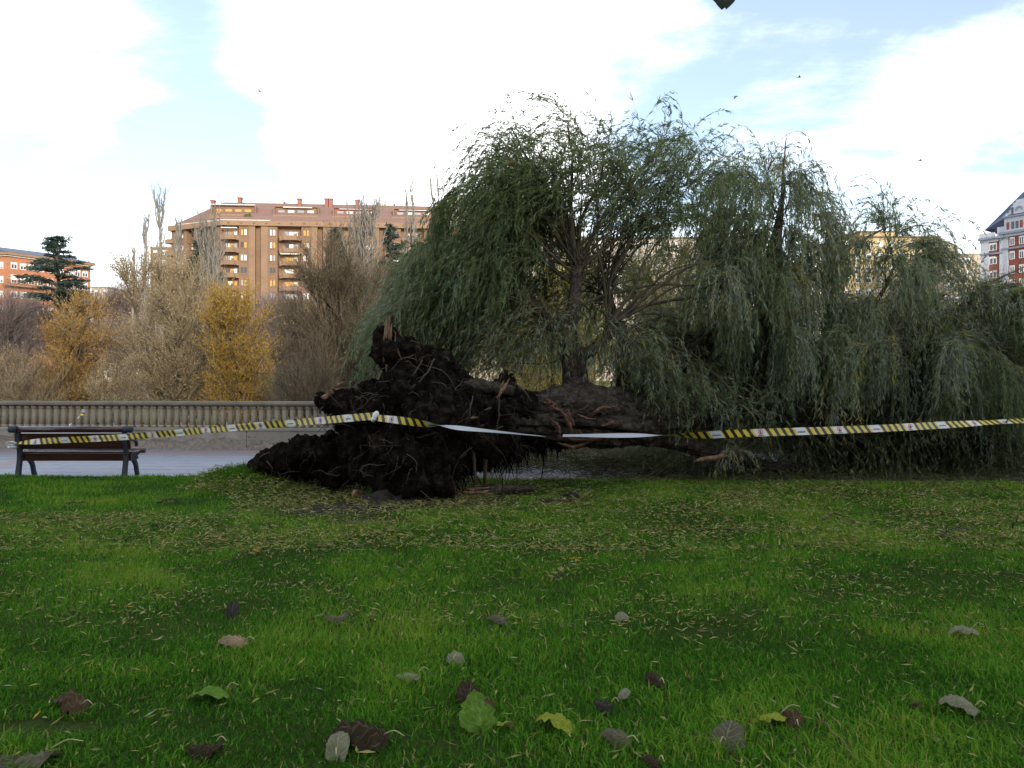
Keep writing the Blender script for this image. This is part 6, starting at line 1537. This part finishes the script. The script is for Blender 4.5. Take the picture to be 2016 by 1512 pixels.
lawn_twig('pale curved twig on the grass at the right', [(1852, 1056, 0.02), (1872, 1042, 0.05), (1905, 1040, 0.03)], 0.010, 5)
lawn_twig('dark twig standing up from the grass at the right edge', [(1992, 1040, 0.02), (2000, 1025, 0.12), (2004, 1012, 0.18)], 0.008, 1)
lawn_twig('long pale straw lying in the right foreground grass', [(1605, 1405, 0.05), (1640, 1440, 0.06), (1690, 1500, 0.05)], 0.003, 0, mat_=M_split)
lawn_twig('curved yellow willow whip on the grass below the bare soil', [(735, 1022, 0.03), (690, 1030, 0.05), (685, 1052, 0.04), (704, 1075, 0.03)], 0.006, 1, 8, mat_=M_twig, tint=1.0)
lawn_twig('dry twig with leaves on the grass left of the yellow whip', [(440, 1112, 0.03), (480, 1090, 0.04), (520, 1078, 0.03)], 0.005, 3, 14, tint=0.9)

# big fallen leaves, each its own thing
def leaf_mat(name, top, under, vein):
    m, t, b, o = mat_new(name)
    uvn = t.nodes.new('ShaderNodeUVMap'); sp_ = t.nodes.new('ShaderNodeSeparateXYZ'); t.links.new(uvn.outputs[0], sp_.inputs[0])
    def q(op, a, b_=None):
        n_ = t.nodes.new('ShaderNodeMath'); n_.operation = op
        for i_, v in enumerate((a, b_)):
            if v is None: continue
            if isinstance(v, (int, float)): n_.inputs[i_].default_value = v
            else: t.links.new(v, n_.inputs[i_])
        return n_.outputs[0]
    ax = q('ABSOLUTE', sp_.outputs[0])
    side_ = q('ABSOLUTE', q('SUBTRACT', q('FRACT', q('MULTIPLY', q('SUBTRACT', sp_.outputs[1], q('MULTIPLY', ax, 0.55)), 6.0)), 0.5))
    vn = q('MAXIMUM', q('LESS_THAN', ax, 0.035), q('LESS_THAN', side_, 0.055))
    n_ = tex_noise(t, 30, 5, 0.65)
    ge = t.nodes.new('ShaderNodeNewGeometry')
    m1 = t.nodes.new('ShaderNodeMix'); m1.data_type = 'RGBA'; t.links.new(ge.outputs['Backfacing'], m1.inputs[0])
    t.links.new(ramp(t, n_, [(0.35, tuple(v * 0.7 for v in top)), (0.65, top)]), m1.inputs[6]); t.links.new(ramp(t, n_, [(0.35, tuple(v * 0.75 for v in under)), (0.65, under)]), m1.inputs[7])
    m2 = t.nodes.new('ShaderNodeMix'); m2.data_type = 'RGBA'; t.links.new(q('MULTIPLY', vn, 0.6), m2.inputs[0]); t.links.new(m1.outputs[2], m2.inputs[6]); m2.inputs[7].default_value = (*vein, 1)
    t.links.new(m2.outputs[2], b.inputs['Base Color']); b.inputs['Roughness'].default_value = 0.75; b.inputs['Specular IOR Level'].default_value = 0.12
    bump(t, b, n_, 0.5, 0.006)
    tr = t.nodes.new('ShaderNodeBsdfTranslucent'); t.links.new(m2.outputs[2], tr.inputs[0]); mx_ = t.nodes.new('ShaderNodeMixShader'); mx_.inputs[0].default_value = 0.22
    t.links.new(b.outputs[0], mx_.inputs[1]); t.links.new(tr.outputs[0], mx_.inputs[2]); t.links.new(mx_.outputs[0], o.inputs[0])
    return m
LM = {'green': leaf_mat('big_leaf_green', (0.10, 0.20, 0.02), (0.16, 0.22, 0.06), (0.22, 0.26, 0.08)), 'lime': leaf_mat('big_leaf_lime', (0.22, 0.27, 0.02), (0.30, 0.32, 0.10), (0.36, 0.36, 0.12)),
      'grey': leaf_mat('big_leaf_grey', (0.105, 0.10, 0.055), (0.145, 0.138, 0.082), (0.22, 0.21, 0.135)), 'pale': leaf_mat('big_leaf_pale', (0.20, 0.20, 0.115), (0.25, 0.245, 0.16), (0.33, 0.32, 0.22)),
      'brown': leaf_mat('big_leaf_brown', (0.075, 0.045, 0.022), (0.12, 0.085, 0.048), (0.17, 0.12, 0.07)), 'dark': leaf_mat('big_leaf_dark', (0.040, 0.028, 0.014), (0.075, 0.056, 0.032), (0.13, 0.10, 0.06)),
      'tan': leaf_mat('big_leaf_tan', (0.30, 0.22, 0.12), (0.36, 0.29, 0.19), (0.42, 0.34, 0.22)), 'slate': leaf_mat('big_leaf_slate', (0.038, 0.033, 0.025), (0.07, 0.062, 0.048), (0.12, 0.11, 0.085))}
M_stalk = mat_plain('leaf_stalk', (0.32, 0.30, 0.14), 0.7)
def big_leaf(px, py, w_px, kind, label, yaw=0.0, tilt=0.0, roll=0.0, curl=1.2, curl_l=0.6, ragged=0.10, crump=0.05, stalk=True, aspect=1.05, lift=0.035):
    c_ = GP(px, py, lift); S = w_px / F * c_[1]; nu, nv = 15, 17
    o = thing('fallen_leaf', label, 'leaf', c_, 'big fallen leaves on the lawn')
    sd = rng.uniform(0, 50); V = []; UV = []
    Rm = np.array((Matrix.Rotation(yaw, 3, 'Z') @ Matrix.Rotation(tilt, 3, 'X') @ Matrix.Rotation(roll, 3, 'Y')))
    for j in range(nv):
        v = j / (nv - 1)
        half = 0.5 * (math.sin(math.pi * min(1, v * 1.02) ** 0.62) ** 0.8 if 0 < v < 1 else 0.02) + 0.008
        for i in range(nu):
            u = i / (nu - 1) * 2 - 1
            rg = 1 + ragged * noise.noise(Vector((v * 9, u * 3 + 5, sd))) * abs(u)
            x = u * half * rg; y = (v - 0.5) * aspect - 0.10 * (u * u) * (1 - v) * (v < 0.3)
            ang = curl * x; r_ = 1 / max(abs(curl), 0.05)
            X_ = math.sin(ang) * r_ if abs(curl) > 0.05 else x; Z_ = (math.cos(ang) - 1) * r_ * np.sign(curl)
            Z_ += -curl_l * (y * y) + crump * (noise.noise(Vector((x * 5, y * 5, sd))) + 0.5 * noise.noise(Vector((x * 11, y * 11, sd + 3))))
            Z_ += 0.02 * math.cos((v - abs(u) * 0.3) * 36)
            V.append(np.array((X_, y, Z_)) * S); UV.append((u, v))
    V = np.array(V) @ Rm.T
    V[:, 2] -= np.percentile(V[:, 2], 12)
    i, j = np.meshgrid(np.arange(nv - 1), np.arange(nu - 1), indexing='ij'); a = (i * nu + j).ravel()
    Q = np.stack([a, a + 1, a + nu + 1, a + nu], -1)
    mb = MB(); mb.add(V + c_ + np.array([0, 0, 0.002 - lift * 0.45]), Q); bl = mb.build('blade', LM[kind], o)
    uvl = bl.data.uv_layers.new(name='UVMap'); vi = np.empty(len(bl.data.loops), np.int32); bl.data.loops.foreach_get('vertex_index', vi)
    uvl.data.foreach_set('uv', np.array(UV)[vi].astype(np.float32).ravel())
    if stalk:
        b0 = V[nu // 2] + c_; dr = Rm @ np.array([rng.uniform(-0.5, 0.5), -1.0, 0.1]) * S * rng.uniform(0.25, 0.6)
        m_ = MB(); m_.tube(crv([b0, b0 + dr * 0.5 + np.array([0, 0, 0.02]), b0 + dr], 7), np.linspace(0.0035, 0.0022, 7), 5); m_.build('stalk', M_stalk, o)
BLV = [
 (700, 1448, 118, 'dark', 'large dark arched leaf with pale rolled rim in the centre foreground', 1.2, 0.35, 0.2, 2.2, 0.5),
 (668, 1466, 62, 'pale', 'pale curled leaf lobe tucked under the large dark arched leaf', 0.3, 0.2, 0.0, 1.6, 0.9),
 (942, 1418, 104, 'green', 'bright green upright leaf, the largest green one in the foreground', 0.35, 0.85, 0.35, 0.35, 0.15),
 (992, 1424, 46, 'lime', 'small yellow-green leaf against the right of the large upright green leaf', 0.9, -0.3, 0.3, 1.2, 0.6),
 (944, 1384, 72, 'brown', 'reddish brown arched leaf just behind the upright green leaf', 1.4, 0.1, 0.1, 2.2, 0.5),
 (926, 1362, 72, 'dark', 'crumpled nearly black leaf behind the reddish brown one', 0.4, 0.1, 0.2, 2.0, 0.6),
 (1092, 1420, 100, 'lime', 'flat yellow-green leaf lying right of the upright green leaf', 1.5, 0.1, 0.2, 0.9, 0.5),
 (1206, 1448, 56, 'grey', 'grey triangular veined leaf right of the flat yellow-green leaf', 0.5, 0.3, 0.0, 1.3, 0.5),
 (1438, 1444, 92, 'grey', 'broad grey veined leaf folded like a tent, left of the lime one', -0.9, 0.35, 0.0, 1.5, 0.4),
 (1506, 1414, 72, 'lime', 'yellow-lime leaf just behind the broad grey tent-like leaf', 1.3, -0.25, 0.2, 0.8, 0.4),
 (1560, 1416, 66, 'brown', 'crumpled olive-brown leaf right of the yellow-lime leaf', 0.2, 0.2, -0.2, 2.0, 0.7),
 (1186, 1386, 46, 'slate', 'slate-grey crumpled leaf in the centre right foreground', 0.6, 0.3, 0.3, 2.4, 0.8),
 (1232, 1362, 34, 'pale', 'small pale green cupped leaf above the slate-grey leaf', -0.4, -0.7, 0.0, 1.6, 0.8),
 (1284, 1336, 52, 'dark', 'dark brown curled leaf above and right of the pale cupped leaf', 0.2, 0.2, 0.2, 2.2, 0.8),
 (1876, 1388, 66, 'pale', 'pale beige leaf with a curled stalk in the right foreground', 0.5, -0.5, 0.1, 1.6, 0.9),
 (1806, 1388, 32, 'brown', 'small reddish crumpled leaf left of the pale beige leaf', 1.0, 0.5, 0.3, 2.6, 1.0),
 (1888, 1242, 56, 'pale', 'pale leaf on the bare right-hand lawn far from other big leaves', 1.2, 0.0, 0.1, 1.4, 0.6),
 (1222, 1210, 36, 'pale', 'small whitish leaf in the middle of the lawn', 0.4, 0.1, 0.0, 1.5, 0.6),
 (976, 1220, 46, 'grey', 'grey-green arched leaf left of the small whitish leaf', 0.8, 0.2, 0.1, 1.8, 0.7),
 (898, 1290, 50, 'pale', 'pale grey leaf standing on edge left of the centre', 0.3, 0.45, 0.0, 1.5, 0.6),
 (660, 1215, 46, 'grey', 'grey-brown leaf lying flat left of the middle of the lawn', 1.4, 0.1, 0.1, 1.7, 0.6),
 (460, 1200, 38, 'slate', 'dark grey humped leaf on the left lawn', 0.3, 0.2, 0.1, 2.4, 1.0),
 (454, 1262, 52, 'tan', 'tan feathery dry leaf below the dark grey humped leaf', 1.5, 0.1, 0.1, 1.6, 0.4),
 (800, 1328, 48, 'pale', 'flat silvery leaf below and left of the pale grey edge-on leaf', 1.6, 0.0, 0.1, 1.0, 0.4),
 (404, 1366, 84, 'green', 'flat light green leaf in the left foreground', 1.5, 0.05, 0.15, 0.9, 0.5),
 (142, 1382, 84, 'brown', 'brown curled leaf in the left foreground', 1.4, 0.15, 0.2, 2.0, 0.5),
 (398, 1476, 72, 'dark', 'dark brown withered leaf near the bottom edge on the left', 1.2, 0.1, 0.1, 2.0, 0.6),
 (40, 1496, 118, 'grey', 'grey ribbed leaf in the bottom left corner', 1.3, 0.2, 0.1, 1.2, 0.5),
 (1280, 1494, 46, 'dark', 'dark shrivelled leaf at the bottom edge right of the centre', 0.8, 0.2, 0.1, 2.4, 0.9),
 (1846, 1452, 24, 'tan', 'tiny tan leaf below the pale beige leaf', 0.5, 0.2, 0.1, 2.0, 0.8)]
for (px, py, w_, kd, lb, yaw, tl, rl, cu, cl) in BLV:
    upright = 'upright' in lb
    big_leaf(px, py, w_ * 0.88, kd, lb, yaw + (0 if upright else rng.uniform(-0.5, 0.5)), tl if upright else tl * 0.25 - 0.12, rl + rng.uniform(-0.2, 0.2), min(cu * 1.4, 2.6), cl * 1.5 * rng.uniform(0.5, 1.3) * (1 if rng.random() < 0.85 else -0.3), ragged=0.30, crump=0.20 if kd in ('dark', 'brown', 'slate', 'tan') else 0.11, stalk=w_ > 40 and not upright, aspect=0.85 if upright else rng.uniform(0.95, 1.3))

# ================================================================== THE TREE OVERHEAD, BIRDS
ot = thing('overhanging_tree', 'broad-leaved tree overhead whose dark leaf dips into the top edge', 'tree', (4.5, -3.5, 0))
m_ = MB(); m_.tube(crv([(4.5, -3.5, -0.1), (4.4, -3.4, 2.5), (4.2, -2.8, 5.2), (4.0, -2.0, 8.0)], 16), np.linspace(0.28, 0.15, 16), 12, jitter=0.05); m_.build('trunk', M_wood_grey, ot)
m_ = MB(); m_.tube(crv([(4.25, -2.9, 4.8), (3.2, -0.5, 4.9), (2.0, 2.4, 4.15), (1.25, 4.05, 3.72)], 16), np.linspace(0.09, 0.008, 16), 8); m_.build('limb', M_wood_grey, ot)
M_over = leaf_mat('overhead_leaf', (0.035, 0.06, 0.035), (0.05, 0.075, 0.05), (0.07, 0.09, 0.06))
def hang_leaf(tip, S, seed):
    nu, nv = 9, 13; V = []; UV = []
    for j in range(nv):
        v = j / (nv - 1); half = 0.46 * math.sin(math.pi * min(1, 0.04 + 0.94 * v) ** 0.7) ** 0.75
        for i in range(nu):
            u = i / (nu - 1) * 2 - 1; e = 1 + 0.10 * noise.noise(Vector((v * 16, u, seed)))
            V.append(np.array((u * half * e, 0.12 * u * u + 0.05 * math.sin(6 * v), -v)) * S); UV.append((u, v))
    V = np.array(V) + np.array(tip) + np.array([0, 0, S]); i, j = np.meshgrid(np.arange(nv - 1), np.arange(nu - 1), indexing='ij'); a = (i * nu + j).ravel()
    mb = MB(); mb.add(V, np.stack([a, a + 1, a + nu + 1, a + nu], -1)); bl = mb.build('leaf', M_over, ot)
    uvl = bl.data.uv_layers.new(name='UVMap'); vi = np.empty(len(bl.data.loops), np.int32); bl.data.loops.foreach_get('vertex_index', vi); uvl.data.foreach_set('uv', np.array(UV)[vi].astype(np.float32).ravel())
    m2_ = MB(); m2_.tube([V[nu // 2], V[nu // 2] + np.array([0.01, 0.0, 0.12])], 0.003, 4); m2_.build('leaf_stalk', M_stalk, ot)
hang_leaf(P(1427, 16, 4.3), 0.22, 3.0)
hang_leaf(P(1410, -30, 4.25), 0.20, 9.0); hang_leaf(P(1460, -40, 4.4), 0.20, 19.0)
M_bird = mat_plain('bird_dark', (0.05, 0.05, 0.055), 0.8)
for (px, py, Y, s_, fl, lb) in ((511, 180, 60, 0.30, 0.5, 'small dark bird in the sky above the brown apartments'), (1448, 190, 60, 0.34, -0.6, 'small dark bird in the sky right above the willow'), (1573, 152, 65, 0.34, 0.2, 'small dark bird highest in the sky at the right'), (1811, 316, 60, 0.34, 0.1, 'small dark bird low in the sky at the far right'), (78, 452, 75, 0.22, 0.4, 'tiny bird in the sky above the red brick building')):
    c_ = P(px, py, Y); o = thing('bird', lb, 'bird', c_, 'birds in the sky')
    m_ = MB(); m_.tube(crv([c_ + np.array([-0.5, 0, 0.0]) * s_, c_, c_ + np.array([0.42, 0, 0.06]) * s_, c_ + np.array([0.56, 0, 0.05]) * s_], 10), np.array([0.02, 0.05, 0.09, 0.12, 0.13, 0.12, 0.10, 0.08, 0.07, 0.02]) * s_, 7)
    for sy in (-1, 1):
        w0 = [c_ + np.array([0.15, 0, 0.05]) * s_, c_ + np.array([-0.15, 0, 0.05]) * s_, c_ + np.array([-0.22, sy * 0.45, 0.05 + 0.4 * fl]) * s_, c_ + np.array([0.12, sy * 0.42, 0.05 + 0.42 * fl]) * s_, c_ + np.array([-0.25, sy * 0.95, 0.05 + 0.55 * fl]) * s_]
        m_.add(w0, [[0, 1, 2, 3]], [[3, 2, 4]])
    m_.add([c_ + np.array([-0.45, 0.03, 0]) * s_, c_ + np.array([-0.45, -0.03, 0]) * s_, c_ + np.array([-0.75, -0.12, 0]) * s_, c_ + np.array([-0.75, 0.12, 0]) * s_], [[0, 1, 2, 3]])
    m_.build('body', M_bird, o)
